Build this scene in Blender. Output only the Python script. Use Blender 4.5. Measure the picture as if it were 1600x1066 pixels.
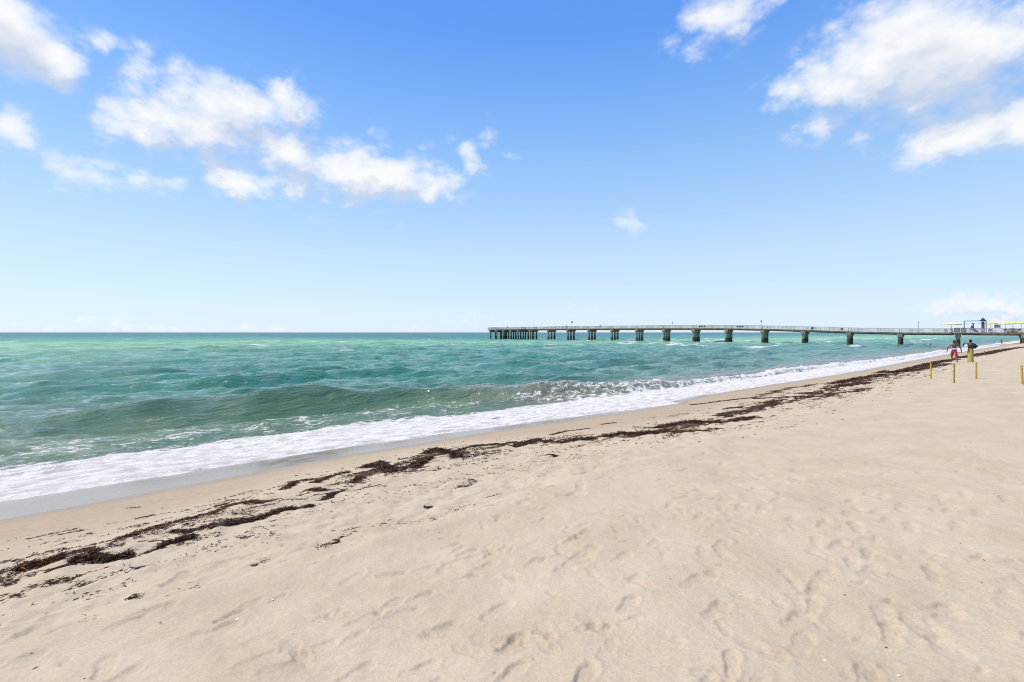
import bpy, bmesh, math, random
import numpy as np
from mathutils import Vector, Matrix

for o in list(bpy.data.objects):
    bpy.data.objects.remove(o)
random.seed(7)
rng = np.random.default_rng(11)
sc = bpy.context.scene
COL = sc.collection
R = math.radians

# ------------------------------------------------------------------ camera
EYE = 3.5                    # metres above the sea
FPX, CX, HY = 711.1, 800.0, 519.5      # focal length / centre / horizon in photograph pixels
cam = bpy.data.cameras.new('camera')
cam.lens, cam.sensor_width = 16.0, 36.0
cam.shift_y = -13.5 / 1600
cam.clip_start, cam.clip_end = 0.1, 60000
cam_o = bpy.data.objects.new('camera', cam)
COL.objects.link(cam_o)
cam_o.location = (0, 0, EYE)
cam_o.rotation_euler = (R(90), 0, 0)
sc.camera = cam_o

# ------------------------------------------------------------------ sun, exposure
SUN_AZ, SUN_EL = R(-80), R(60)
sun = bpy.data.lights.new('sun', 'SUN')
sun.energy, sun.angle, sun.color = 4.6, R(0.55), (1.0, 0.91, 0.77)
sun_o = bpy.data.objects.new('sun', sun)
COL.objects.link(sun_o)
sdir = Vector((math.sin(SUN_AZ) * math.cos(SUN_EL), math.cos(SUN_AZ) * math.cos(SUN_EL), math.sin(SUN_EL)))
sun_o.rotation_euler = sdir.to_track_quat('Z', 'Y').to_euler()
sun_o.location = (-30, 20, 40)
sc.view_settings.view_transform = 'Standard'
sc.view_settings.look = 'None'
sc.view_settings.gamma = 1
sc.view_settings.exposure = 0.0
sc.cycles.filter_width = 1.0            # crisp, like a sharpened photograph

# ------------------------------------------------------------------ node helper
class NT:
    def __init__(self, tree):
        self.t = tree
    def n(self, typ, **kw):
        nd = self.t.nodes.new(typ)
        for k, v in kw.items():
            if k[0] == 'i' and k[1:].isdigit():
                self.put(nd.inputs[int(k[1:])], v)
            else:
                setattr(nd, k, v)
        return nd
    def put(self, sock, v):
        if isinstance(v, bpy.types.NodeSocket):
            self.t.links.new(v, sock)
        elif isinstance(v, bpy.types.Node):
            self.t.links.new(v.outputs[0], sock)
        else:
            sock.default_value = v
    def math(self, op, a, b=0.0, c=0.0, clamp=False):
        return self.n('ShaderNodeMath', operation=op, use_clamp=clamp, i0=a, i1=b, i2=c).outputs[0]
    def vmath(self, op, a, b=(0, 0, 0)):
        nd = self.n('ShaderNodeVectorMath', operation=op, i0=a, i1=b)
        return nd.outputs[1] if op in ('LENGTH', 'DOT_PRODUCT', 'DISTANCE') else nd.outputs[0]
    def mr(self, v, a, b, c=0.0, d=1.0, smooth=True):
        nd = self.n('ShaderNodeMapRange', interpolation_type='SMOOTHSTEP' if smooth else 'LINEAR', i0=v, i1=a, i2=b, i3=c, i4=d)
        return nd.outputs[0]
    def noise(self, vec, scale, detail=2.0, rough=0.5, dist=0.0):
        nd = self.n('ShaderNodeTexNoise', i0=vec)
        for k, v in (('Scale', scale), ('Detail', detail), ('Roughness', rough), ('Distortion', dist)):
            nd.inputs[k].default_value = v
        return nd.outputs[0]
    def mix(self, f, a, b, blend='MIX'):
        nd = self.n('ShaderNodeMix', data_type='RGBA', blend_type=blend)
        self.put(nd.inputs[0], f); self.put(nd.inputs[6], a); self.put(nd.inputs[7], b)
        return nd.outputs[2]
    def ramp(self, f, stops):
        nd = self.n('ShaderNodeValToRGB', i0=f)
        el = nd.color_ramp.elements
        while len(el) < len(stops):
            el.new(0.5)
        for e, (p, c) in zip(el, stops):
            e.position = p
            e.color = (c[0], c[1], c[2], 1)
        return nd.outputs[0]

# ------------------------------------------------------------------ world: sky with cumulus
world = bpy.data.worlds.new('World')
sc.world = world
world.use_nodes = True
wt = world.node_tree
wt.nodes.clear()
W = NT(wt)
tc = W.n('ShaderNodeTexCoord')
dirv = tc.outputs['Generated']
STR = 0.12
sky = W.n('ShaderNodeTexSky', sky_type='NISHITA', sun_disc=False)
sky.sun_elevation, sky.sun_rotation = SUN_EL, SUN_AZ
sky.air_density, sky.dust_density, sky.ozone_density = 1.0, 0.3, 3.0

def azel(px, py):
    x, z = (px - CX) / FPX, (HY - py) / FPX
    return math.atan2(x, 1.0), math.atan2(z, math.hypot(x, 1.0))

# clouds: (photograph pixel x, y, half-length, half-height, tilt degrees, weight)
BLOBS = [
    (15, 55, 95, 62, -42, 1.0), (72, 100, 70, 38, -32, .95), (140, 60, 38, 17, 0, .62),
    (222, 105, 60, 26, -10, .68), (152, 150, 42, 44, -50, .62), (302, 118, 30, 42, 30, .40),
    (225, 185, 120, 60, -8, .70), (360, 178, 130, 60, 0, .95), (430, 220, 110, 56, -28, .78), (310, 205, 120, 46, -6, .95), (450, 165, 66, 36, -25, .8),
    (455, 245, 95, 58, -30, .86), (375, 285, 70, 24, -8, .92), (480, 275, 95, 38, -8, .78), (590, 282, 115, 46, -4, .98), (668, 275, 34, 38, -50, .5),
    (5, 200, 48, 32, -30, .9), (130, 275, 80, 32, -10, .66), (235, 285, 70, 34, 0, .45), (130, 200, 40, 26, 0, .36),
    (728, 242, 32, 34, -60, .76), (760, 222, 36, 28, 20, .44), (589, 200, 16, 18, 0, .48), (805, 233, 16, 12, 0, .4),
    (985, 355, 36, 22, -35, .54), (910, 333, 46, 13, 8, .42), (850, 600, 1, 1, 0, 0),
    (1125, 28, 78, 44, 18, .82), (1190, 4, 80, 20, 8, .62), (1380, 0, 80, 12, 0, .42),
    (1420, 85, 165, 88, 2, 1.0), (1520, 70, 120, 70, -12, 1.0), (1330, 130, 110, 62, -12, .88), (1240, 134, 62, 29, -5, .80), (1200, 165, 40, 34, 0, .40), (1295, 172, 66, 36, 20, .72), (1560, 145, 100, 50, 0, .72),
    (1610, 105, 90, 60, 0, .70), (1505, 200, 130, 52, -6, .92), (1425, 218, 50, 30, 0, .66), (1600, 190, 80, 46, 0, .9),
    (1520, 478, 95, 24, 0, .82), (1580, 488, 60, 22, 0, .8), (1455, 474, 40, 20, 0, .45),
    (136, 499, 20, 10, 0, .62), (186, 503, 26, 11, 0, .72), (385, 512, 15, 9, 0, .7), (435, 515, 20, 8, 0, .7), (650, 513, 34, 9, 0, .55),
    (60, 508, 90, 14, 0, .42), (250, 512, 110, 11, 0, .46), (740, 498, 60, 18, 0, .3), (930, 475, 70, 9, 0, .34),
]
dn = W.vmath('NORMALIZE', dirv)
sep = W.n('ShaderNodeSeparateXYZ', i0=dn)
elev = W.math('ARCSINE', sep.outputs[2])
azim = W.math('ARCTAN2', sep.outputs[0], sep.outputs[1])
eln = W.mr(elev, 0.0, R(90), 0, 1, smooth=False)
# clear-sky colour by elevation; the physical sky modulates it
grad = W.ramp(eln, [(0.0, (.74, .86, .985)), (.035, (.71, .85, .98)), (.10, (.60, .795, .985)), (.17, (.435, .68, .985)),
                    (.27, (.245, .51, .975)), (.37, (.125, .36, .95)), (.60, (.075, .26, .80)), (1.0, (.06, .22, .70))])
grad = W.vmath('SCALE', grad); grad.node.inputs[3].default_value = 1 / STR
nish = W.vmath('MULTIPLY', sky.outputs[0], (1.1, 1.30, 1.70))
base = W.mix(0.80, nish, grad)

def cloud_group(name, blobs, low=False, generic=False):
    """density of a family of clouds as a function of direction"""
    grp = bpy.data.node_groups.new(name, 'ShaderNodeTree')
    grp.interface.new_socket('dir', in_out='INPUT', socket_type='NodeSocketVector')
    grp.interface.new_socket('field', in_out='OUTPUT', socket_type='NodeSocketFloat')
    G = NT(grp)
    gi, go = G.n('NodeGroupInput'), G.n('NodeGroupOutput')
    gd = gi.outputs[0]
    sx = G.n('ShaderNodeSeparateXYZ', i0=gd)
    az = G.math('ARCTAN2', sx.outputs[0], sx.outputs[1])
    el = G.math('ARCSINE', sx.outputs[2])
    acc = None
    if generic:
        # the rest of the sky, outside the photograph, carries scattered cumulus of the same kind
        out = G.math('MAXIMUM', G.mr(G.math('ABSOLUTE', az), .97, 1.15), G.mr(el, .73, .86))
        hz = G.math('ADD', sx.outputs[2], .12)
        flat = G.vmath('DIVIDE', gd, G.n('ShaderNodeCombineXYZ', i0=hz, i1=hz, i2=1.0).outputs[0])
        gen = G.mr(G.noise(flat, 1.1, 1.0, .5), .57, .75, 0.0, 0.95)
        acc = G.math('MULTIPLY', G.math('MULTIPLY', gen, out), G.mr(sx.outputs[2], .0, .06))
        f1 = G.noise(G.vmath('MULTIPLY', gd, (1, 1, 1.5)), 9.0, 4.0, .60)
        fb = G.math('MULTIPLY', G.math('SUBTRACT', f1, .5), 1.5)
    else:
        ae = G.n('ShaderNodeCombineXYZ', i0=az, i1=el, i2=0.0).outputs[0]
        wn = G.n('ShaderNodeTexNoise', i0=gd)
        wn.inputs['Scale'].default_value, wn.inputs['Detail'].default_value = (26.0 if low else 7.0), 3.0
        wk = .035 if low else .10
        aw = G.vmath('ADD', ae, G.vmath('MULTIPLY', G.vmath('SUBTRACT', wn.outputs['Color'], (.5, .5, .5)), (wk, wk * .7, 0)))
        for (px, py, hw, hh, tilt, wgt) in blobs:
            a0, e0 = azel(px, py)
            k = math.cos(a0)
            src = aw
            if acc is not None:              # chained, so that the shader keeps few values alive at once
                src = G.n('ShaderNodeVectorMath', operation='MULTIPLY_ADD', i0=acc, i1=(1e-9, 0, 0), i2=aw).outputs[0]
            mp = G.n('ShaderNodeMapping', vector_type='TEXTURE', i0=src)
            mp.inputs['Location'].default_value = (a0, e0, 0)
            mp.inputs['Rotation'].default_value = (0, 0, R(tilt))
            mp.inputs['Scale'].default_value = (1.88 * hw / FPX * k * k, 1.88 * hh / FPX * k, 1)
            bl = G.mr(G.vmath('LENGTH', mp.outputs[0]), 1.0, 0.0, 0.0, wgt)
            acc = bl if acc is None else G.math('SMOOTH_MAX', acc, bl, 0.10)
        stv = G.vmath('MULTIPLY', gd, (1, 1, 1.5))
        f1 = G.noise(stv, 30.0 if low else 11.0, 8.0, .60, 0.0)
        vo = G.n('ShaderNodeTexVoronoi', feature='F1', i0=G.vmath('ADD', stv, G.vmath('MULTIPLY', wn.outputs['Color'], (.05, .05, .05))))
        vo.inputs['Scale'].default_value = 60.0 if low else 17.0
        vo.inputs['Detail'].default_value, vo.inputs['Roughness'].default_value = 3.0, .55
        fb = G.math('ADD', G.math('MULTIPLY', G.math('SUBTRACT', f1, .5), 1.25), G.math('MULTIPLY', G.math('SUBTRACT', .70, vo.outputs['Distance']), .60))
    gate = G.math('MULTIPLY', G.mr(acc, 0.03, 0.34), G.mr(acc, .45, 1.0, 1.0, .45))
    G.put(go.inputs[0], G.math('ADD', G.math('MULTIPLY', acc, 1.12), G.math('MULTIPLY', fb, gate)))
    return grp

def clouded(grp, low=False):
    def field(vec):
        nd = W.n('ShaderNodeGroup')
        nd.node_tree = grp
        W.put(nd.inputs[0], vec)
        return nd.outputs[0]
    D0 = field(dn)
    k = .3 if low else 1
    D1 = field(W.vmath('NORMALIZE', W.vmath('ADD', dn, (-.026 * k, .0, .050 * k))))
    alpha = W.mr(D0, .08, 1.02, 0, .97)
    shade = W.math('ADD', W.mr(W.math('SUBTRACT', D1, W.math('MULTIPLY', D0, .30)), .18, .75, 0, .7), W.mr(W.math('SUBTRACT', D1, D0), -.05, .35, 0, .5), clamp=True)
    ccol = W.mix(shade, (.985, .985, .985, 1), (.62, .69, .83, 1))
    if low:
        ccol = W.mix(.35, ccol, (.84, .91, .98, 1))
    ccol = W.vmath('SCALE', ccol); ccol.node.inputs[3].default_value = 1 / STR
    return W.n('ShaderNodeBackground', i0=W.mix(alpha, base, ccol), i1=STR).outputs[0]

lowb = [b_ for b_ in BLOBS if b_[1] > 440]
lefb = [b_ for b_ in BLOBS if b_[1] <= 440 and b_[0] < 850]
rigb = [b_ for b_ in BLOBS if b_[1] <= 440 and b_[0] >= 850]
def either(f, a_, b_):
    nd = W.n('ShaderNodeMixShader', i0=f)
    W.put(nd.inputs[1], a_); W.put(nd.inputs[2], b_)
    return nd.outputs[0]
split = azel(850, 300)[0]
upper = either(W.math('GREATER_THAN', azim, split), clouded(cloud_group('clouds_over_sea', lefb)), clouded(cloud_group('clouds_over_pier', rigb)))
inner = either(W.math('LESS_THAN', elev, .088), upper, clouded(cloud_group('clouds_on_horizon', lowb, low=True), True))
gfield = W.n('ShaderNodeGroup'); gfield.node_tree = cloud_group('clouds_elsewhere', [], generic=True)
W.put(gfield.inputs[0], dn)
galpha = W.mr(gfield.outputs[0], .17, .80)
outer = W.n('ShaderNodeBackground', i0=W.mix(galpha, base, (.93 / STR, .935 / STR, .95 / STR, 1)), i1=STR).outputs[0]
isout = W.math('MAXIMUM', W.math('GREATER_THAN', W.math('ABSOLUTE', azim), .96), W.math('GREATER_THAN', elev, .72))
W.n('ShaderNodeOutputWorld', i0=either(isout, inner, outer))
world.cycles.sampling_method = 'MANUAL'
world.cycles.sample_map_resolution = 512

# ------------------------------------------------------------------ numpy helpers
def sstep(a, b, x):
    t = np.clip((x - a) / (b - a), 0, 1)
    return t * t * (3 - 2 * t)

def _hash(ix, iy, seed):
    h = (ix.astype(np.int64) * 374761393 + iy.astype(np.int64) * 668265263 + seed * 974711) & 0xffffffff
    h = ((h ^ (h >> 13)) * 1274126177) & 0xffffffff
    return ((h ^ (h >> 16)) & 0xffff) / 65535.0

def pnoise(x, y, seed=0):
    """gradient noise, about -0.7..0.7"""
    x0, y0 = np.floor(x), np.floor(y)
    fx, fy = x - x0, y - y0
    u, v = fx * fx * fx * (fx * (fx * 6 - 15) + 10), fy * fy * fy * (fy * (fy * 6 - 15) + 10)
    def g(i, j):
        a = _hash(x0 + i, y0 + j, seed) * 2 * math.pi
        return np.cos(a) * (fx - i) + np.sin(a) * (fy - j)
    a = g(0, 0) * (1 - u) + g(1, 0) * u
    b = g(0, 1) * (1 - u) + g(1, 1) * u
    return a * (1 - v) + b * v

def fbm(x, y, seed=0, oct=4, gain=.5):
    r, a = 0, 1
    for i in range(oct):
        r = r + a * pnoise(x * 2 ** i + 17.3 * i, y * 2 ** i - 9.1 * i, seed + i)
        a *= gain
    return r

# shore frame: s runs along the beach (away from the camera, to the right), n runs out to sea
SV, NV = (0.781, 0.6245), (-0.6245, 0.781)
def sn(x, y):
    return x * SV[0] + y * SV[1], x * NV[0] + y * NV[1]
def xy(s, n):
    return s * SV[0] + n * NV[0], s * SV[1] + n * NV[1]

PN = np.array([-2000, -60, -20, -6, 0, 3, 5.5, 7.3, 9, 10.5, 12.5, 15, 18, 24, 40, 300.])
PZ = np.array([3.2, 2.7, 2.35, 2.1, 1.9, 1.55, 1.20, .96, .74, .56, .33, .06, -.32, -.8, -1.6, -3])
def terrain0(s, n):
    n2 = n + .25 * pnoise(s / 9.0, n / 14.0, 5)
    a = np.interp(n2 - .9, PN, PZ); b = np.interp(n2, PN, PZ); c = np.interp(n2 + .9, PN, PZ)
    return (a + 2 * b + c) / 4
def ground(x, y):
    s, n = sn(np.float64(x), np.float64(y))
    return float(terrain0(s, n))
def at(px, py, lift=0.0):
    """where the sight line through a photograph pixel meets the beach"""
    dx, dz = (px - CX) / FPX, (HY - py) / FPX
    lo, hi = .5, 600.0
    for _ in range(60):
        m = (lo * hi) ** .5
        if EYE + dz * m > max(ground(dx * m, m), -0.0) + lift:
            lo = m
        else:
            hi = m
    return Vector((dx * lo, lo, EYE + dz * lo))

NF_S = [-400, -12, -2, 4, 10, 15, 17.6, 18.4, 21, 35, 45, 74, 150, 900]
NF_N = [12.9, 13.2, 13.4, 13.5, 12.7, 11.6, 10.95, 11.9, 12.2, 11.6, 11.3, 12.1, 12.3, 12.3]
def foam_edge(s):
    return np.interp(s, NF_S, NF_N) + .16 * fbm(s * .9, s * 0 + 3.1, 31, 4) + .18 * pnoise(s * .35, s * 0, 3) + .10 * np.abs(pnoise(s * 1.6, s * 0 + 5, 32))
WET_N = [2.3, 2.6, 2.6, 2.0, 1.4, 1.0, .4, .9, .8, .6, .6, .8, .8, .8]
def wet_edge(s):
    return np.interp(s, NF_S, NF_N) - np.interp(s, NF_S, WET_N) + .12 * pnoise(s * .3, s * 0 + 8, 8)

WR_S = [-30, -1, .4, 2.1, 3.8, 5.4, 7, 8.2, 10, 12, 15, 25, 37, 63, 300]
WR_N = [7.1, 7.1, 7.5, 8.3, 8.9, 9.1, 8.7, 7.8, 6.5, 6.4, 6.55, 7.15, 7.4, 7.5, 7.6]
def wrack(s):
    return np.interp(s, WR_S, WR_N)

def polar_mesh(name, radii, angles, keep, shape_fn, closed=False):
    """one sheet whose vertices get denser toward the place it is seen from closest"""
    rr, aa = np.meshgrid(radii, angles, indexing='ij')
    x, y = rr * np.sin(aa), rr * np.cos(aa)
    co, attrs = shape_fn(x, y, rr)
    nr, na = rr.shape
    idx = np.arange(nr * na).reshape(nr, na)
    nxt = np.roll(idx, -1, 1) if closed else None
    A, B = idx[:-1, :], idx[1:, :]
    if closed:
        An, Bn = nxt[:-1, :], nxt[1:, :]
    else:
        A, B, An, Bn = idx[:-1, :-1], idx[1:, :-1], idx[:-1, 1:], idx[1:, 1:]
    quads = np.stack([A, An, Bn, B], -1).reshape(-1, 4)
    kf = keep(x, y).reshape(-1)
    quads = quads[kf[quads].any(1)]
    used = np.unique(quads)
    remap = np.full(nr * na, -1, np.int64); remap[used] = np.arange(len(used))
    quads = remap[quads]
    v = co.reshape(-1, 3)[used]
    me = bpy.data.meshes.new(name)
    me.vertices.add(len(v)); me.vertices.foreach_set('co', v.astype(np.float32).ravel())
    me.loops.add(quads.size); me.loops.foreach_set('vertex_index', quads.ravel().astype(np.int32))
    me.polygons.add(len(quads)); me.polygons.foreach_set('loop_start', np.arange(0, quads.size, 4, dtype=np.int32))
    me.polygons.foreach_set('use_smooth', np.ones(len(quads), bool))
    me.update(calc_edges=True)
    for k, val in attrs.items():
        val = val.reshape(nr * na, -1)[used]
        if val.shape[1] == 1:
            a = me.attributes.new(k, 'FLOAT', 'POINT'); a.data.foreach_set('value', val.astype(np.float32).ravel())
        else:
            a = me.attributes.new(k, 'FLOAT_COLOR', 'POINT')
            a.data.foreach_set('color', np.concatenate([val, np.ones((len(val), 1))], 1).astype(np.float32).ravel())
    o = bpy.data.objects.new(name, me)
    COL.objects.link(o)
    o['kind'] = 'structure'
    return o

def geo(a, b, step):
    n = max(2, int(math.log(b / a) / step))
    return list(np.geomspace(a, b, n, endpoint=False))

# ------------------------------------------------------------------ the beach
PRINTS = [(552,902),(613,896),(665,885),(656,932),(610,945),(627,956),(515,961),(569,968),(687,978),(756,885),(729,902),(802,899),(730,861),(763,865),
 (706,851),(756,854),(868,868),(837,877),(912,832),(895,842),(998,908),(981,942),(926,971),(777,951),(799,1002),(844,1004),(555,1047),(655,1040),
 (730,1012),(799,1047),(912,1057),(1119,741),(1157,747),(1179,761),(1239,747),(1287,725),(1212,782),(1157,792),(1191,796),(1163,828),(1127,847),
 (1098,857),(1380,741),(1438,739),(1380,775),(1325,782),(1339,823),(1287,818),(1325,802),(1308,849),(1332,875),(1356,861),(1287,894),(1273,912),
 (1273,938),(1246,961),(1187,1009),(1143,1033),(1115,1057),(1170,930),(1119,950),(1084,906),(1112,897),(1497,823),(1528,868),(1459,890),(1476,957),
 (1469,940),(1380,957),(1394,981),(1356,1050),(1507,775),(1572,782),(1531,802),(1067,778),(1088,773),(27,1040),(75,985),(199,978),(148,968),(240,961),
 (361,964),(381,951),(512,961),(405,1033),(447,1043),(495,1012),(192,1057),(457,882),(460,1016),(165,1043),(330,906),(103,1033)]
prints = []
for i, (px, py) in enumerate(PRINTS):
    p = at(px, py)
    prints.append((p.x, p.y, R(random.choice([38, 52, 45, 130, 20]) + random.uniform(-14, 14)), random.uniform(.75, 1.05), random.uniform(.014, .026)))
for _ in range(420):
    s_, n_ = random.uniform(3, 38), random.uniform(-7, 6.2)
    x_, y_ = xy(s_, n_)
    prints.append((x_, y_, R(random.choice([38, 40, 45, 30, 120]) + random.uniform(-18, 18)), random.uniform(.7, 1.05), random.uniform(.010, .022)))
for _ in range(1700):                      # old half-filled dimples
    s_, n_ = (random.uniform(.5, 9) if random.random() < .4 else random.uniform(3, 30)), random.uniform(-6, 6.6)
    x_, y_ = xy(s_, n_)
    prints.append((x_, y_, random.uniform(0, 6.28), random.uniform(.35, .85), random.uniform(.007, .017)))
for _ in range(130):                       # broad old hollows
    s_, n_ = random.uniform(-2.5, 5) if random.random() < .45 else random.uniform(-1, 16), random.uniform(-4, 5.5)
    x_, y_ = xy(s_, n_)
    prints.append((x_, y_, random.uniform(0, 6.28), random.uniform(1.2, 1.8), random.uniform(.012, .024)))
for tr in range(6):                       # walkers' trails along the beach
    n_ = random.uniform(-3.5, 5.0); ph = random.uniform(-.03, .03); s_ = random.uniform(1, 4)
    k = 0
    while s_ < 34:
        x_, y_ = xy(s_, n_ + ph * s_ + (.09 if k % 2 else -.09))
        prints.append((x_, y_, R(38) + random.uniform(-.25, .25), random.uniform(.9, 1.1), random.uniform(.008, .018)))
        s_ += random.uniform(.55, .75); k += 1

BZ = []
def beach_shape(x, y, rr):
    s, n = sn(x, y)
    z = terrain0(s, n)
    dry = 1 - sstep(7.6, 9.6, n)
    near = 1 - sstep(40, 90, rr)
    lump = .026 * fbm(s / 1.6, n / 1.1, 21, 3) + .018 * fbm(x / .42, y / .42, 23, 3) + .006 * fbm(x / .11, y / .11, 24, 2)
    lump += .022 * np.abs(pnoise(s / 1.3, n / .55, 29)) * sstep(3.2, 5, n)
    z = z + lump * dry * near + .06 * pnoise(s / 6, n / 3, 25) * dry
    churn = sstep(4.4, 5.2, n) * (1 - sstep(-.2, .8, n - wrack(s))) * near
    z = z + churn * (.055 * fbm(s / .45, n / .30, 26, 3) - .015)
    # little scarp where the last tide stopped
    e = n - (4.6 + .35 * pnoise(s / 3.0, s * 0, 41) + .15 * pnoise(s / .8, s * 0, 42))
    z = z - .05 * sstep(-.1, .25, e) * near + .03 * np.exp(-(e + .15) ** 2 / .05) * near
    # the wrack mound line
    z = z + .03 * np.exp(-(n - wrack(s)) ** 2 / .5) * near
    zf = z.reshape(-1); xf = x.reshape(-1); yf = y.reshape(-1)
    nx, ny = 12, 12
    # bin vertices once so each print touches only its neighbours
    cell = 1.0
    key = (np.floor(xf / cell).astype(np.int64) + 5000) * 20000 + (np.floor(yf / cell).astype(np.int64) + 5000)
    order = np.argsort(key, kind='stable'); ks = key[order]
    for (px, py, ang, size, dep) in prints:
        ids = []
        cx0, cy0 = math.floor(px / cell), math.floor(py / cell)
        for i in (-1, 0, 1):
            for j in (-1, 0, 1):
                kk = (cx0 + i + 5000) * 20000 + (cy0 + j + 5000)
                a, b = np.searchsorted(ks, kk), np.searchsorted(ks, kk + 1)
                if b > a:
                    ids.append(order[a:b])
        if not ids:
            continue
        ids = np.concatenate(ids)
        dx, dy = xf[ids] - px, yf[ids] - py
        c, sn_ = math.cos(ang), math.sin(ang)
        dep = dep * 1.15
        wob = .013 * fbm(xf[ids] / .06, yf[ids] / .06, 77, 2)
        u, w = (dx * c + dy * sn_) / size + wob, (-dx * sn_ + dy * c) / size + wob
        ball = ((u - .055) / .085) ** 2 + (w / .056) ** 2
        heel = ((u + .085) / .058) ** 2 + (w / .045) ** 2
        mid = (u / .13) ** 2 + ((w - .008) / .036) ** 2
        d = np.minimum(np.minimum(ball, heel), mid * 1.15)
        rim = np.exp(-((np.sqrt(d) - 1.35) / .30) ** 2)
        fl = np.where(u > 0, 1.0, 1.12)
        away = (dx * .98 - dy * .17) / (.10 * size)          # floor dips on the side away from the sun
        zf[ids] += -dep * fl * (.62 + .38 * np.clip(away, -1, 1)) * (1 - sstep(.50, 1.45, d)) + dep * (.13 + 9 * wob) * rim
    z = zf.reshape(x.shape)
    BZ.append(z)
    wet = sstep(-.55, .30, n - wet_edge(s))
    damp = sstep(.5, 2.6, n - wrack(s) + .6 * fbm(s / 2, n / 1.2, 44, 3))
    return np.stack([x, y, z], -1), {'wet': wet, 'damp': damp}

ang = np.concatenate([np.linspace(R(-64), R(64), 800), np.linspace(R(64), R(296), 80)[1:-1]])
rad = [.05] + geo(.4, 1.7, .12) + geo(1.7, 9, .0042) + geo(9, 26, .0085) + geo(26, 150, .016) + geo(150, 3000, .08) + [3000]
BR, BA = np.array(rad), ang
beach = polar_mesh('beach', BR, ang, lambda x, y: sn(x, y)[1] < 21, beach_shape, closed=True)

def new_mat(name):
    m = bpy.data.materials.new(name)
    m.use_nodes = True
    m.node_tree.nodes.clear()
    return m, NT(m.node_tree)

def finish(N, bsdf):
    N.n('ShaderNodeOutputMaterial', i0=bsdf)

m_sand, N = new_mat('sand')
pos = N.n('ShaderNodeNewGeometry').outputs['Position']
wet = N.n('ShaderNodeAttribute', attribute_name='wet').outputs['Fac']
damp = N.n('ShaderNodeAttribute', attribute_name='damp').outputs['Fac']
n1 = N.noise(pos, 1.3, 4, .6)
n2 = N.noise(pos, 60, 3, .6)
n3 = N.noise(pos, 260, 2, .6)
c = N.mix(N.mr(n1, .3, .7), (.515, .420, .296, 1), (.575, .478, .348, 1))
c = N.mix(N.mr(n2, .30, .72, 0, .8), N.mix(1.0, c, (.84, .83, .80, 1), 'MULTIPLY'), c)
c = N.mix(N.mr(n3, .60, .72, 0, .45), c, (.22, .17, .12, 1))
c = N.mix(N.mr(n3, .36, .28, 0, .5), c, (.74, .64, .51, 1))
dampc = N.mix(N.mr(N.noise(pos, 9, 3, .6), .3, .7), (.375, .285, .190, 1), (.425, .330, .228, 1))
c = N.mix(N.mr(N.noise(pos, 95, 2, .6), .62, .72, 0, .35), c, (.30, .235, .165, 1))
c = N.mix(N.math('MULTIPLY', damp, .88), c, dampc)
wn_ = N.noise(N.vmath('MULTIPLY', pos, (1, 1, 1)), 2.2, 5, .65)
c = N.mix(wet, c, N.mix(N.mr(wn_, .35, .65), (.225, .165, .115, 1), (.305, .232, .165, 1)))
bs = N.n('ShaderNodeBsdfPrincipled')
N.put(bs.inputs['Base Color'], c)
N.put(bs.inputs['Roughness'], N.math('ADD', N.mr(wet, 0, 1, .95, .08), N.math('MULTIPLY', N.mr(wn_, .4, .7), .12)))
N.put(bs.inputs['Specular IOR Level'], N.mr(wet, 0, 1, .12, .36))
h = N.math('ADD', N.math('MULTIPLY', n2, .5), N.math('MULTIPLY', n3, .25))
h = N.math('ADD', h, N.math('MULTIPLY', N.noise(pos, 14, 3, .6), 1.1))
bp = N.n('ShaderNodeBump')
N.put(bp.inputs['Height'], h); bp.inputs['Distance'].default_value = .010
N.put(bp.inputs['Strength'], N.mr(wet, 0, 1, .85, .02))
N.put(bs.inputs['Normal'], bp.outputs[0])
finish(N, bs.outputs[0])
beach.data.materials.append(m_sand)

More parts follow.
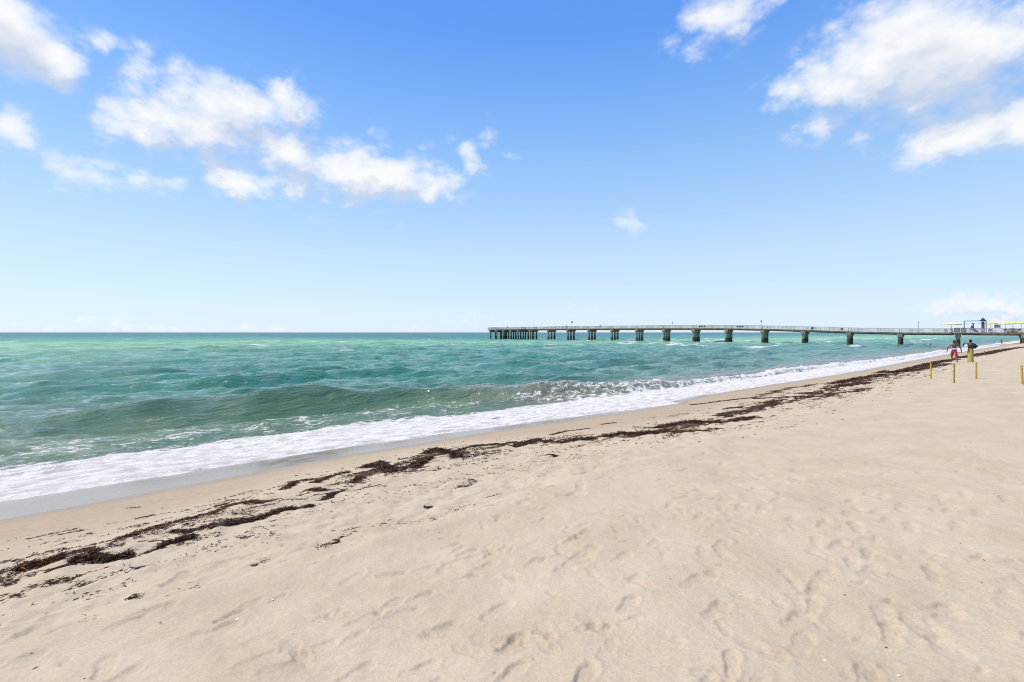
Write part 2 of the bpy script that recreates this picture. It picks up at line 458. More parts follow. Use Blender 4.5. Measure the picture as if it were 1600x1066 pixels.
# ------------------------------------------------------------------ the sea
NC_S = [-400, -10, -2.7, 4, 10, 14, 18, 22, 30, 40, 60, 100, 400]
NC_N = [30, 27.5, 26.3, 25.2, 23.6, 21.6, 19.2, 17.2, 16.2, 15.8, 15.4, 15.2, 15.2]
wv = []
wr = random.Random(5)
for i in range(34):
    lam = 1.3 * (9.5 / 1.3) ** (i / 33)
    a = R(wr.gauss(-3, 26) if lam < 3 else wr.gauss(-5, 17))         # spread about the onshore direction
    kx, ky = math.sin(a), -math.cos(a)
    wv.append((lam, kx, ky, wr.uniform(0, 6.28), (0.019 if lam < 3 else .021) * lam ** .80 * wr.uniform(.6, 1.2)))
def sea_shape(x, y, rr):
    s, n = sn(x, y)
    T = terrain0(s, n)
    sp = np.maximum(rr * .0085, .08)
    wx = s + .7 * pnoise(s / 9, n / 7, 51); wy = n + .6 * pnoise(s / 11 + 50, n / 7, 52)
    z = np.zeros_like(x)
    for lam, kx, ky, ph, am in wv:
        wgt = sstep(1.5, 4.5, lam / sp)
        if wgt.max() <= 0:
            continue
        p = 2 * math.pi / lam * (wx * kx + wy * ky) + ph
        z += am * wgt * (np.exp(1.4 * (np.sin(p) - 1)) * 2 - .86)
    grow = sstep(14, 30, n)
    z = z * (.25 + .75 * grow) * (.80 + .5 * pnoise(s / 26, n / 11, 53))
    # long swell standing up as it nears the beach
    sw = 2 * math.pi * (n + .10 * s + 2.2 * pnoise(s / 34, n / 40, 54)) / 12.5
    z += (.10 + .10 * (1 - sstep(38, 60, n))) * (np.exp(1.6 * (np.sin(sw) - 1)) * 2 - .8) * sstep(24, 40, n) * (1 - .8 * sstep(90, 220, n)) * (.75 + .7 * pnoise(s / 34, n / 20, 55))
    # the breaking wave
    nc = np.interp(s, NC_S, NC_N) + .55 * pnoise(s / 3.2, s * 0, 56) + .22 * pnoise(s / .9, s * 0, 57)
    hgt = np.interp(s, [-60, -10, 2, 10, 14, 19, 24, 34, 60, 140], [.44, .50, .50, .50, .48, .46, .38, .34, .30, .24]) * (1 + .45 * pnoise(s / 4.5, n / 9, 58))
    d = n - nc
    front = np.interp(s, [-10, 8, 15, 30], [1.05, .95, .75, .55])
    prof = np.where(d > 0, np.exp(-(d / 2.3) ** 2), np.exp(-(d / front) ** 2))
    rough = sstep(12, 20, s) * prof
    z += hgt * prof - .10 * np.exp(-((d + 3.2) / 1.7) ** 2)
    z += rough * (.16 * fbm(s / .7, n / .45, 61, 3))
    # secondary small line of wave between breaker and swash on the left
    z += .10 * np.exp(-((n - (20.8 + .06 * s + .5 * pnoise(s / 5, s * 0, 62))) / .55) ** 2) * (1 - sstep(8, 14, s))
    # swash running up the sand
    nf = foam_edge(s)
    q = n - nf
    thick = .035 * (1 - np.exp(-np.maximum(q + .12, 0) / .20)) + .03 * sstep(.0, 2.5, q)
    fmound = .030 * fbm(s / .5, n / .35, 63, 4) * sstep(.1, .7, q) * (1 - sstep(19, 23, n))
    zs = T + thick + fmound * 1.2
    z = z + fmound
    k = .06
    hh = np.clip(.5 + .5 * (zs - z) / k, 0, 1)
    zz = z * (1 - hh) + zs * hh + k * hh * (1 - hh) * .5
    zz = np.where(q > -.12, zz, T - .02 - .12 * np.clip(-q - .12, 0, 3))
    # foam coverage
    up = np.interp(s, [-400, -3, 5, 14, 18, 22, 26], [18.6, 18.2, 18.2, 17.6, 17.6, 17.0, 16.0])
    up = np.where(s > 22, nc + .25, up) + .55 * fbm(s / 2.2, n / 2.2, 71, 3)
    foam = 1.15 * (1 - sstep(-2.2, .9, n - up))
    foam *= .80 + .50 * fbm(s / 3.0, n / .8, 72, 4) + .3 * np.exp(-(q / .22) ** 2)
    lav = sstep(40, 80, s) * (1 - sstep(nc - 1.2, nc - .6, n)) * sstep(.3, .8, q)
    foam *= 1 - .45 * lav
    cf = rough * np.where(d > .55, 0, 1) * sstep(.20, .55, prof)
    foam = np.maximum(foam, cf * np.interp(s, [11, 14, 18, 24, 34, 60], [.20, .38, .40, .44, .62, .9]))
    wash = sstep(12, 17, s) * (1 - sstep(28, 40, s)) * np.exp(-((d + 1.4) / 1.5) ** 2)
    foam = np.maximum(foam, .40 * wash)
    # lacy foam in the trough
    tr = np.exp(-((n - 20.0) / 2.6) ** 2) * (1 - sstep(10, 20, s))
    foam = np.maximum(foam, (.30 + .35 * pnoise(s / 1.5, n / .8, 73)) * tr)
    # far whitecaps
    cap = sstep(.36, .50, pnoise(s / 16, n / 5.5, 74)) * sstep(60, 90, n) * (1 - sstep(330, 420, n))
    cap = np.maximum(cap, sstep(.22, .40, pnoise(s / 26, n / 4.5, 76)) * sstep(70, 120, s) * sstep(28, 40, n) * (1 - sstep(120, 170, n)))
    foam = np.maximum(foam, .62 * cap)
    # water colour follows the bottom: sandy at the edge, weed and depth between, pale bar, deep water
    cn = [0, 16, 20, 26, 40, 75, 112, 138, 190, 250, 360, 600, 2000]
    cr = [.250, .185, .105, .060, .060, .090, .120, .180, .225, .120, .050, .022, .014]
    cg = [.215, .190, .165, .155, .205, .265, .330, .420, .460, .350, .235, .155, .120]
    cb = [.145, .110, .084, .082, .136, .178, .196, .214, .228, .205, .175, .132, .112]
    nn = n * np.interp(s, [0, 60, 160], [1, 1.05, 2.0]) + (12 + n * .10) * fbm(s / 60, n / 26, 81, 3)
    patch = 1 + .65 * fbm(s / 10, n / 4.5, 82, 4)
    colr = np.stack([np.interp(nn, cn, cr) * patch, np.interp(nn, cn, cg) * (.35 + .65 * patch), np.interp(nn, cn, cb) * (.45 + .55 * patch)], -1)
    sandy = (sstep(10, 18, s) * (1 - sstep(3.0, 6.5, n - nc)))[..., None]
    colr = colr * (1 - .75 * sandy) + np.array([.215, .205, .130]) * .75 * sandy
    weed = sstep(.42, .60, fbm(s / 4.5, n / 2.0, 83, 3)) * sstep(20, 28, n) * (1 - sstep(60, 90, n)) * sstep(6, 16, s)
    colr = colr * (1 - .6 * weed[..., None]) + np.array([.045, .042, .022]) * .6 * weed[..., None]
    return np.stack([x, y, zz], -1), {'foam': foam, 'tint': np.clip(colr, 0, 1)}

sang = np.concatenate([np.linspace(R(-150), R(-67), 60), np.linspace(R(-66.5), R(66), 800)])
srad = geo(6, 60, .0085) + geo(60, 420, .011) + geo(420, 45000, .05) + [45000]
sea = polar_mesh('sea', np.array(srad), sang, lambda x, y: sn(x, y)[1] > foam_edge(sn(x, y)[0]) - .6, sea_shape)

m_sea, N = new_mat('sea_water')
pos = N.n('ShaderNodeNewGeometry').outputs['Position']
foam = N.n('ShaderNodeAttribute', attribute_name='foam').outputs['Fac']
tint = N.n('ShaderNodeAttribute', attribute_name='tint').outputs['Color']
rot = N.n('ShaderNodeMapping', i0=pos)
rot.inputs['Rotation'].default_value = (0, 0, R(-38.6))
sp = rot.outputs[0]                                         # x along the shore
st1 = N.vmath('MULTIPLY', sp, (.38, 1.35, 1))
r1 = N.noise(st1, 1.5, 5, .58, .4)
r2 = N.noise(st1, 6.0, 4, .6, .3)
dist = N.vmath('LENGTH', pos)
bst = N.mr(dist, 15, 200, .80, .9)
bp = N.n('ShaderNodeBump')
r0 = N.math('ABSOLUTE', N.math('SUBTRACT', N.noise(N.vmath('MULTIPLY', sp, (.55, 1.2, 1)), .50, 4, .62, .4), .5))
r0 = N.math('MULTIPLY', r0, -1.3)
N.put(bp.inputs['Height'], N.math('ADD', N.math('ADD', r1, N.math('MULTIPLY', r2, .40)), N.math('MULTIPLY', r0, N.mr(dist, 15, 110, 0.8, 3.2))))
bp.inputs['Distance'].default_value = .30
N.put(bp.inputs['Strength'], bst)
wb = N.n('ShaderNodeBsdfPrincipled')
N.put(wb.inputs['Base Color'], tint)
N.put(wb.inputs['Roughness'], N.mr(dist, 40, 260, .06, .30, smooth=False))
N.put(wb.inputs['Specular IOR Level'], N.mr(dist, 60, 280, .62, .24, smooth=False))
wb.inputs['IOR'].default_value = 1.333
N.put(wb.inputs['Normal'], bp.outputs[0])
# foam: bubbly lace that closes up where coverage is high
fst = N.vmath('MULTIPLY', sp, (.75, 1.35, 1))
wpn = N.n('ShaderNodeTexNoise', i0=fst); wpn.inputs['Scale'].default_value = 1.6; wpn.inputs['Detail'].default_value = 4
fw = N.vmath('ADD', fst, N.vmath('MULTIPLY', N.vmath('SUBTRACT', wpn.outputs['Color'], (.5, .5, .5)), (1.1, 1.1, 0)))
vor = N.n('ShaderNodeTexVoronoi', feature='DISTANCE_TO_EDGE', i0=fw); vor.inputs['Scale'].default_value = 2.3
vor2 = N.n('ShaderNodeTexVoronoi', feature='DISTANCE_TO_EDGE', i0=fw); vor2.inputs['Scale'].default_value = 6.5
lace = N.math('ADD', N.mr(vor.outputs['Distance'], 0, .26, 1, 0), N.math('MULTIPLY', N.mr(vor2.outputs['Distance'], 0, .26, 1, 0), .55))
fn = N.noise(fst, 2.6, 9, .72)
pat = N.math('ADD', N.math('MULTIPLY', N.math('SUBTRACT', lace, .62), .22), N.math('MULTIPLY', N.math('SUBTRACT', fn, .5), 1.25))
fac = N.mr(N.math('ADD', foam, pat), .38, .64)
fac = N.math('MULTIPLY', fac, N.mr(foam, .05, .2))
fb_ = N.n('ShaderNodeBsdfPrincipled')
N.put(fb_.inputs['Base Color'], N.mix(N.mr(fn, .34, .60), (.50, .455, .395, 1), (.80, .76, .70, 1)))
fb_.inputs['Roughness'].default_value = .85
fb_.inputs['Specular IOR Level'].default_value = .2
bp2 = N.n('ShaderNodeBump')
N.put(bp2.inputs['Height'], N.math('ADD', N.math('MULTIPLY', fn, .8), N.noise(fst, 14, 4, .6)))
bp2.inputs['Distance'].default_value = .09
bp2.inputs['Strength'].default_value = .9
N.put(fb_.inputs['Normal'], bp2.outputs[0])
fmix = N.n('ShaderNodeMixShader', i0=fac)
N.put(fmix.inputs[1], wb.outputs[0]); N.put(fmix.inputs[2], fb_.outputs[0])
finish(N, fmix.outputs[0])
sea.data.materials.append(m_sea)

# ------------------------------------------------------------------ object helpers
def mat(name, col, rough=.7, var=.18, scale=4.0, metal=0.0, spec=.4):
    m, N = new_mat(name)
    p = N.n('ShaderNodeTexCoord').outputs['Object']
    nz = N.noise(p, scale, 4, .6)
    lo = tuple(v * (1 - var) for v in col) + (1,)
    hi = tuple(min(1, v * (1 + var)) for v in col) + (1,)
    b = N.n('ShaderNodeBsdfPrincipled')
    N.put(b.inputs['Base Color'], N.mix(N.mr(nz, .3, .7), lo, hi))
    b.inputs['Roughness'].default_value = rough
    b.inputs['Metallic'].default_value = metal
    b.inputs['Specular IOR Level'].default_value = spec
    bp = N.n('ShaderNodeBump'); N.put(bp.inputs['Height'], nz)
    bp.inputs['Distance'].default_value = .01; bp.inputs['Strength'].default_value = .3
    N.put(b.inputs['Normal'], bp.outputs[0])
    finish(N, b.outputs[0])
    return m

class MB:
    """collects shapes that become ONE mesh object"""
    def __init__(self):
        self.v, self.f = [], []
    def add(self, vs, fs):
        k = len(self.v)
        self.v += [tuple(p) for p in vs]
        self.f += [tuple(i + k for i in f) for f in fs]
        return self
    def box(self, c, size, u=(1, 0, 0), w=(0, 1, 0)):
        c, u, w = Vector(c), Vector(u).normalized(), Vector(w).normalized()
        t = u.cross(w).normalized()
        a, b, d = (Vector(size) / 2)
        vs = [c + u * a * i + w * b * j + t * d * k for k in (-1, 1) for j in (-1, 1) for i in (-1, 1)]
        return self.add(vs, [(0, 2, 3, 1), (4, 5, 7, 6), (0, 1, 5, 4), (2, 6, 7, 3), (0, 4, 6, 2), (1, 3, 7, 5)])
    def tube(self, pts, rad, sides=8, caps=True):
        pts = [Vector(p) for p in pts]
        rad = rad if isinstance(rad, (list, tuple)) else [rad] * len(pts)
        vs, fs = [], []
        for i, p in enumerate(pts):
            d = (pts[min(i + 1, len(pts) - 1)] - pts[max(i - 1, 0)]).normalized()
            a = d.cross(Vector((0, 0, 1)) if abs(d.z) < .95 else Vector((1, 0, 0))).normalized()
            b = a.cross(d)
            for k in range(sides):
                t = 2 * math.pi * k / sides
                vs.append(p + (a * math.cos(t) + b * math.sin(t)) * rad[i])
        for i in range(len(pts) - 1):
            for k in range(sides):
                k2 = (k + 1) % sides
                fs.append((i * sides + k, (i + 1) * sides + k, (i + 1) * sides + k2, i * sides + k2))
        if caps:
            fs.append(tuple(range(sides)))
            fs.append(tuple(reversed(range((len(pts) - 1) * sides, len(pts) * sides))))
        return self.add(vs, fs)
    def lathe(self, prof, c=(0, 0, 0), sides=12, sx=1.0, sy=1.0):
        vs, fs = [], []
        for r, z in prof:
            for k in range(sides):
                t = 2 * math.pi * k / sides
                vs.append((c[0] + r * sx * math.cos(t), c[1] + r * sy * math.sin(t), c[2] + z))
        for i in range(len(prof) - 1):
            for k in range(sides):
                k2 = (k + 1) % sides
                fs.append((i * sides + k, i * sides + k2, (i + 1) * sides + k2, (i + 1) * sides + k))
        fs.append(tuple(reversed(range(sides))))
        fs.append(tuple(range((len(prof) - 1) * sides, len(prof) * sides)))
        return self.add(vs, fs)
    def mesh(self, name, m, smooth=False):
        me = bpy.data.meshes.new(name)
        me.from_pydata(self.v, [], self.f)
        me.materials.append(m)
        if smooth:
            me.polygons.foreach_set('use_smooth', np.ones(len(me.polygons), bool))
        me.update()
        return me
    def build(self, name, m, parent=None, loc=(0, 0, 0), smooth=False):
        return link(name, self.mesh(name, m, smooth), parent, loc)

def link(name, me, parent=None, loc=(0, 0, 0), rz=0.0):
    o = bpy.data.objects.new(name, me)
    COL.objects.link(o)
    o.location = loc
    o.rotation_euler = (0, 0, rz)
    if parent is not None:
        o.parent = parent
    return o
def empty(name, loc, rz=0.0):
    o = link(name, None, None, loc, rz)
    o.empty_display_size = .2
    return o
def tag(o, label, cat, group=None):
    o['label'], o['category'] = label, cat
    if group:
        o['group'] = group
    return o

# ------------------------------------------------------------------ the fishing pier
P0 = Vector((122.5, 125.0, 0.0))
PU = Vector((-8.57, 8.44, 0.0))                 # one span out to sea
UU = PU.normalized()
WW = Vector((UU.y, -UU.x, 0))                   # across the deck, away to the right
DT = [-6, -1, 0, 1, 2, 3, 4, 5, 7, 11, 14, 16]
DZ = [2.95, 2.97, 3.0, 3.08, 3.42, 3.92, 4.34, 4.62, 4.80, 4.86, 4.72, 4.62]
def deck_z(t):                                  # underside of the deck slab
    return float(np.interp(t, DT, DZ))
SLAB, RAILH, HALF = .42, 1.05, 2.9
def P(t, lat=0.0, z=0.0):
    return P0 + PU * t + WW * lat + Vector((0, 0, z))
def rel(v):
    return v - P0

m_conc, N = new_mat('weathered_concrete')
pos = N.n('ShaderNodeNewGeometry').outputs['Position']
sz = N.n('ShaderNodeSeparateXYZ', i0=pos).outputs[2]
nz = N.noise(pos, 1.3, 5, .65)
cc = N.mix(N.mr(nz, .3, .7), (.25, .225, .17, 1), (.40, .36, .29, 1))
streak = N.noise(N.vmath('MULTIPLY', pos, (2.2, 2.2, .25)), 1.6, 4, .6)
cc = N.mix(N.mr(streak, .50, .68, 0, .65), cc, (.16, .13, .095, 1))
tide = N.mr(N.math('ADD', sz, N.math('MULTIPLY', N.math('SUBTRACT', nz, .5), 1.8)), 1.25, 2.1, .86, 0)
cc = N.mix(tide, cc, (.055, .046, .034, 1))
b = N.n('ShaderNodeBsdfPrincipled')
N.put(b.inputs['Base Color'], cc); b.inputs['Roughness'].default_value = .9; b.inputs['Specular IOR Level'].default_value = .2
bp = N.n('ShaderNodeBump'); N.put(bp.inputs['Height'], N.noise(pos, 6, 5, .6)); bp.inputs['Distance'].default_value = .05; bp.inputs['Strength'].default_value = .6
N.put(b.inputs['Normal'], bp.outputs[0])
finish(N, b.outputs[0])
m_deck = mat('stained_deck_concrete', (.17, .145, .105), .9, .35, 1.2)
m_rail = mat('pale_painted_rail', (.44, .43, .41), .6, .15, 5)
m_bal = mat('pale_picket', (.60, .57, .52), .6, .12, 5)

pier = tag(empty('fishing_pier', P0), 'long concrete fishing pier on rows of stained piles running out to sea', 'pier')
def bent(t, lats, pw=.46):
    zc = deck_z(t)
    cap = MB()
    half = max(abs(l) for l in lats) + random.uniform(.62, .82)
    c0 = rel(P(t, 0, zc - .02 - .42))
    cap.box(c0, (2 * half, random.uniform(1.15, 1.35), .84), WW, UU)
    cap.box(c0 - Vector((0, 0, .55)), (2 * half - .5, .9, .26), WW, UU)
    capo = cap.build('pile_cap', m_conc, pier)
    for l in lats:
        b = MB()
        q = rel(P(t, l, 0))
        r = pw * random.uniform(.95, 1.05)
        b.tube([q + Vector((0, 0, -1.5)), q + Vector((0, 0, .5)), q + Vector((0, 0, 2.0)), q + Vector((0, 0, zc - .86))], [r * 1.08, r * 1.08, r, r], 12, True)
        b.build('pile', m_conc, pier, smooth=False)
for t in range(-3, 13):
    bent(t, (-2.3, 0, 2.3))
HEAD0, HEAD1, HW = 13.25, 15.35, 6.2
for t in (13.0, 13.45, 13.9, 14.35, 14.8, 15.2):
    bent(t, (-5.6, -1.9, 1.9, 5.6) if t > 13.2 else (-2.3, 0, 2.3), .42)

def span(t0, t1, half, name):
    m = MB()
    vs = []
    for t in (t0, t1):
        zb = deck_z(t)
        for l in (-half, half):
            for z in (zb, zb + SLAB):
                vs.append(rel(P(t, l, z)))
    m.add(vs, [(0, 1, 3, 2), (4, 6, 7, 5), (0, 4, 5, 1), (2, 3, 7, 6), (0, 2, 6, 4), (1, 5, 7, 3)])
    o = m.build(name, m_deck, pier)
    # edge beam standing proud under each side
    e = MB()
    for l in (-half + .55, 0, half - .55):
        a, b = rel(P(t0 + .06, l, deck_z(t0) - .16)), rel(P(t1 - .06, l, deck_z(t1) - .16))
        e.box((a + b) / 2, ((b - a).length, .34, .30), b - a, WW)
    e.build('girder', m_deck, o)
for t in range(-3, 13):
    t1 = t + 1 if t < 12 else HEAD0
    span(t + .004, t1 - .004, HALF, 'deck_span')
span(HEAD0 + .004, HEAD1, HW, 'deck_span')

def railing(t0, l0, t1, l1, spacing=2.4):
    a0, b0 = P(t0, l0), P(t1, l1)
    L = (b0 - a0).length
    k = max(1, round(L / spacing))
    rail, bal = MB(), MB()
    prev = None
    d = (b0 - a0).normalized()
    side = Vector((d.y, -d.x, 0))
    for i in range(k + 1):
        f = i / k
        t, l = t0 + (t1 - t0) * f, l0 + (l1 - l0) * f
        z = deck_z(t) + SLAB
        q = rel(P(t, l, z))
        MB().box(q + Vector((0, 0, RAILH / 2)), (.11, .11, RAILH), d, side).build('rail_post', m_rail, pier)
        if prev is not None:
            for hz, th in ((RAILH + .03, .11), (RAILH * .52, .06), (.16, .07)):
                a, b = prev + Vector((0, 0, hz)), q + Vector((0, 0, hz))
                rail.box((a + b) / 2, ((b - a).length + .02, .13 if hz > 1 else .05, th), b - a, side)
            for j in range(1, 12):
                p = prev.lerp(q, j / 12)
                bal.box(p + Vector((0, 0, .56)), (.055, .04, .86), d, side)
        prev = q
    rail.build('handrail', m_rail, pier)
    o = bal.build('picket', m_bal, pier)
    o['kind'] = 'stuff'
E_ = .14
for sd in (-1, 1):
    for t in range(-3, 13):
        railing(t, sd * (HALF - E_), t + 1 if t < 12 else HEAD0, sd * (HALF - E_))
    railing(HEAD0, sd * HALF, HEAD0 + .01, sd * (HW - E_), 2.0)
    railing(HEAD0, sd * (HW - E_), HEAD1 - .01, sd * (HW - E_))
railing(HEAD1 - .01, -(HW - E_), HEAD1 - .01, HW - E_)
# bracket under the notice boards by the shore
br = MB()
br.box(rel(P(-.12, -HALF - .35, deck_z(0) + .30)), (5.2, .7, .16), UU, WW)
br.build('side_ledge', m_deck, pier)

def px_t(px):                                   # span number seen at a photograph column
    lo, hi = -2.5, 16.0
    for _ in range(50):
        m = (lo + hi) / 2
        q = P(m, -HALF + .6)
        if CX + FPX * q.x / q.y > px:
            lo = m
        else:
            hi = m
    return lo
def on_deck(px, lat=0.0):
    t = px_t(px)
    return P(t, lat, deck_z(t) + SLAB)

# things standing on the pier
m_pole = mat('galvanised_pole', (.30, .31, .32), .5, .15, 3)
m_lamp = mat('dark_lamp_head', (.10, .10, .11), .5, .2, 3)
for px, hgt, head, lab in ((893, 2.7, .62, 'lamp post with square dark head near the sea end of the pier'),
                           (1050, 2.0, .26, 'short thin lamp post at the middle of the pier'),
                           (1189, 2.4, .36, 'thin pole with small lamp at the top of the pier ramp'),
                           (1435, 2.9, .16, 'plain tall grey pole left of the first yellow parasol')):
    base = on_deck(px, -1.9)
    e = tag(empty('lamp_post', base), lab, 'lamp post', 'poles along the pier')
    MB().tube([(0, 0, 0), (0, 0, .12), (0, 0, .13), (0, 0, hgt)], [.14, .14, .05, .04], 8).build('pole', m_pole, e)
    MB().box((0, 0, hgt + head / 2), (head, head * .8, head)).box((0, 0, hgt + head + .03), (head * 1.25, head, .06)).build('lamp_head', m_lamp, e)

m_can = mat('yellow_canvas', (.80, .62, .13), .8, .1, 2)
m_can2 = mat('pale_yellow_canvas', (.80, .70, .36), .8, .1, 2)
def parasol(px, half, hgt, lab, m, lat=.2, rise=.45, sides=8):
    base = on_deck(px, lat)
    e = tag(empty('parasol', base), lab, 'parasol', 'yellow parasols on the pier')
    MB().tube([(0, 0, 0), (0, 0, hgt + rise)], .045, 8).build('pole', m_pole, e)
    MB().lathe([(.30, 0), (.30, .06), (.08, .10), (.06, .28)], sides=12).build('base', m_lamp, e)
    vs, fs = [], []
    rings = [(1.0, -.16), (1.0, 0), (.55, rise * .58), (.10, rise)]
    for r, z in rings:
        for k in range(sides):
            t = 2 * math.pi * (k + .5) / sides
            vs.append((half * r * math.cos(t), half * r * math.sin(t), hgt + z))
    for i in range(len(rings) - 1):
        for k in range(sides):
            k2 = (k + 1) % sides
            fs.append((i * sides + k, i * sides + k2, (i + 1) * sides + k2, (i + 1) * sides + k))
    fs.append(tuple(range((len(rings) - 1) * sides, len(rings) * sides)))
    can = MB().add(vs, fs).build('canopy', m, e)
    sm = can.modifiers.new('thickness', 'SOLIDIFY'); sm.thickness = .02
    for k in range(sides):
        t = 2 * math.pi * (k + .5) / sides
        MB().tube([(0, 0, hgt + rise - .06), (half * .97 * math.cos(t), half * .97 * math.sin(t), hgt - .05)], .015, 5).build('rib', m_pole, e)
    return e
parasol(1486, 2.35, 2.35, 'wide pale yellow parasol shading a seated person beside the notice boards', m_can2, .3, .38)
parasol(1549, 1.35, 2.45, 'yellow parasol standing alone just right of the blue tower', m_can, .3)
parasol(1573, 1.05, 2.35, 'yellow parasol left of the low dark red stand', m_can, .9)
parasol(1584, 1.05, 2.45, 'yellow parasol above the low dark red stand', m_can, .2)
parasol(1597, 1.25, 2.45, 'rightmost yellow parasol on the pier at the picture edge', m_can, .2)

m_blue = mat('navy_blue_paint', (.045, .075, .20), .5, .2, 3)
m_blue2 = mat('blue_paint', (.075, .13, .30), .5, .2, 3)
def pier_frame(px, lat):
    """an empty whose x axis runs landward along the pier and z up"""
    b = on_deck(px, lat)
    return b, math.atan2(-UU.y, -UU.x)
# gate frame with a leaping fish cut-out
b0, rz = pier_frame(1523.5, -1.6)
e = tag(empty('sculpture_frame', b0, rz), 'tall open blue frame holding a curved blue fish figure', 'sculpture')
hw, ht = 2.05, 3.25
for xx in (-hw, hw):
    MB().box((xx, 0, ht / 2), (.17, .17, ht)).build('frame_post', m_blue, e)
for zz, th in ((ht - .10, .16), (ht * .72, .09), (1.15, .08)):
    MB().box((0, 0, zz), (2 * hw - .18, .12, th)).build('crossbar', m_blue, e)
MB().box((-.55, 0, 2.62), (.07, .1, .76)).build('upright_bar', m_blue2, e)
MB().box((.75, 0, 2.62), (.07, .1, .76)).build('upright_bar', m_blue2, e)
fish = [(-.30, 2.35, .03), (-.36, 2.05, .18), (-.50, 1.7, .30), (-.52, 1.3, .38), (-.36, .92, .40), (.05, .55, .36), (.45, .30, .20), (.72, .12, .05)]
fm = MB().tube([(x, 0, z) for x, z, r in fish], [r for x, z, r in fish], 10)
fb = fm.build('fish_body', m_blue, e, smooth=True)
MB().add([(-.32, -.03, 2.25), (-.05, -.03, 2.55), (-.22, -.03, 2.2), (-.66, -.03, 2.5), (-.32, .03, 2.25), (-.05, .03, 2.55), (-.22, .03, 2.2), (-.66, .03, 2.5)],
         [(0, 3, 2, 1), (4, 5, 6, 7), (0, 1, 5, 4), (1, 2, 6, 5), (2, 3, 7, 6), (3, 0, 4, 7)]).build('tail_fin', m_blue, fb)
MB().add([(-.75, -.03, 1.45), (-1.05, -.03, 1.2), (-.66, -.03, 1.05), (-.75, .03, 1.45), (-1.05, .03, 1.2), (-.66, .03, 1.05)],
         [(0, 2, 1), (3, 4, 5), (0, 1, 4, 3), (1, 2, 5, 4), (2, 0, 3, 5)]).build('back_fin', m_blue, fb)
# tower beside it
b0, rz = pier_frame(1536, -1.6)
e = tag(empty('blue_tower', b0, rz), 'slim navy blue tower with a flared domed head beside the frame', 'tower')
tw = MB()
for xx, yy in ((-.23, -.23), (.23, -.23), (.23, .23), (-.23, .23)):
    MB().tube([(xx, yy, 0), (xx * .85, yy * .85, 3.2)], .085, 8).build('leg', m_blue, e)
for k, zz in enumerate((.5, 1.3, 2.1, 2.9)):
    MB().box((0, 0, zz), (.56, .56, .12)).build('platform_ring', m_blue2, e)
MB().box((0, 0, 1.5), (.22, .22, 2.9)).build('core', m_blue2, e)
MB().lathe([(.46, 3.16), (.62, 3.24), (.62, 3.36), (.36, 3.40), (.34, 3.56), (.44, 3.60), (.28, 3.74), (.08, 3.84), (.05, 4.1)], sides=12).build('lantern_head', m_blue, e)

m_board = mat('grey_notice_board', (.24, .245, .25), .6, .25, 6)
m_bframe = mat('dark_board_frame', (.09, .085, .08), .6, .2, 6)
for px, lab in ((1495.5, 'left one of two square grey notice boards on the pier rail'), (1505.5, 'right one of two square grey notice boards on the pier rail')):
    b0, rz = pier_frame(px, -HALF - .22)
    b0 = b0 + Vector((0, 0, .02))
    e = tag(empty('notice_board', b0, rz), lab, 'notice board', 'notice boards on the rail')
    MB().box((0, 0, .72), (.95, .05, .98)).build('panel', m_board, e)
    for x_, z_, w_, h_ in ((0, 1.24, 1.11, .09), (0, .20, 1.11, .09), (-.51, .72, .09, .95), (.51, .72, .09, .95)):
        MB().box((x_, 0, z_), (w_, .09, h_)).build('frame_bar', m_bframe, e)
    for x_ in (-.4, .4):
        MB().box((x_, .0, .075), (.07, .06, .15)).build('bracket', m_bframe, e)

m_red = mat('dull_red_paint', (.30, .06, .04), .6, .25, 4)
m_brown = mat('dark_brown_wood', (.07, .045, .03), .7, .3, 4)
b0, rz = pier_frame(1582.5, -1.5)
e = tag(empty('snack_stand', b0, rz), 'low rounded dark red and brown stand behind the pier rail', 'stand')
arch = MB()
pts = [(math.cos(math.pi * k / 12) * .92, .62 + math.sin(math.pi * k / 12) * .62) for k in range(13)]
vs = [(x, -.35, z) for x, z in pts] + [(x, .35, z) for x, z in pts] + [(-.92, -.35, 0), (.92, -.35, 0), (-.92, .35, 0), (.92, .35, 0)]
fs = [tuple(range(12, -1, -1)) + (27, 26)] if False else []
for k in range(12):
    fs.append((k, k + 1, 13 + k + 1, 13 + k))
fs += [(0, 13, 29, 27), (12, 26, 28, 25), (26, 27, 29, 28), tuple(range(0, 13)) + (26, 27), tuple(range(25, 12, -1)) + (29, 28)]
arch.add(vs, fs).build('hood', m_brown, e)
MB().box((0, -.38, .55), (1.3, .05, .42)).build('front_panel', m_red, e)
MB().box((0, -.45, .86), (1.5, .22, .06)).build('counter', m_red, e)
m_grey = mat('light_grey_plastic', (.42, .45, .50), .6, .15, 4)
def chair(px, lat, lab, m, yaw=0.0, s=1.0):
    b0, rz = pier_frame(px, lat)
    e = tag(empty('chair', b0, rz + yaw), lab, 'chair', 'chairs on the pier')
    MB().box((0, 0, .44 * s), (.55 * s, .5 * s, .05)).build('seat', m, e)
    MB().box((0, .26 * s, .78 * s), (.55 * s, .05, .62 * s), (1, 0, 0), (0, 1, .12)).build('backrest', m, e)
    for xx in (-.23, .23):
        for yy in (-.2, .2):
            MB().box((xx * s, yy * s, .207 * s), (.05, .05, .414 * s)).build('leg', m, e)
        MB().box((xx * 1.2 * s, .02, .64 * s), (.05, .46 * s, .04)).box((xx * 1.2 * s, -.18 * s, .53 * s), (.04, .04, .19 * s)).build('armrest', m, e)
chair(1478, -1.7, 'grey armchair left of the person under the wide parasol', m_grey, .4)
chair(1546.5, -1.7, 'dark armchair below the lone yellow parasol right of the tower', m_bframe, -.3)
chair(1552.5, -1.7, 'dark armchair facing back below the lone yellow parasol', m_bframe, 1.2)
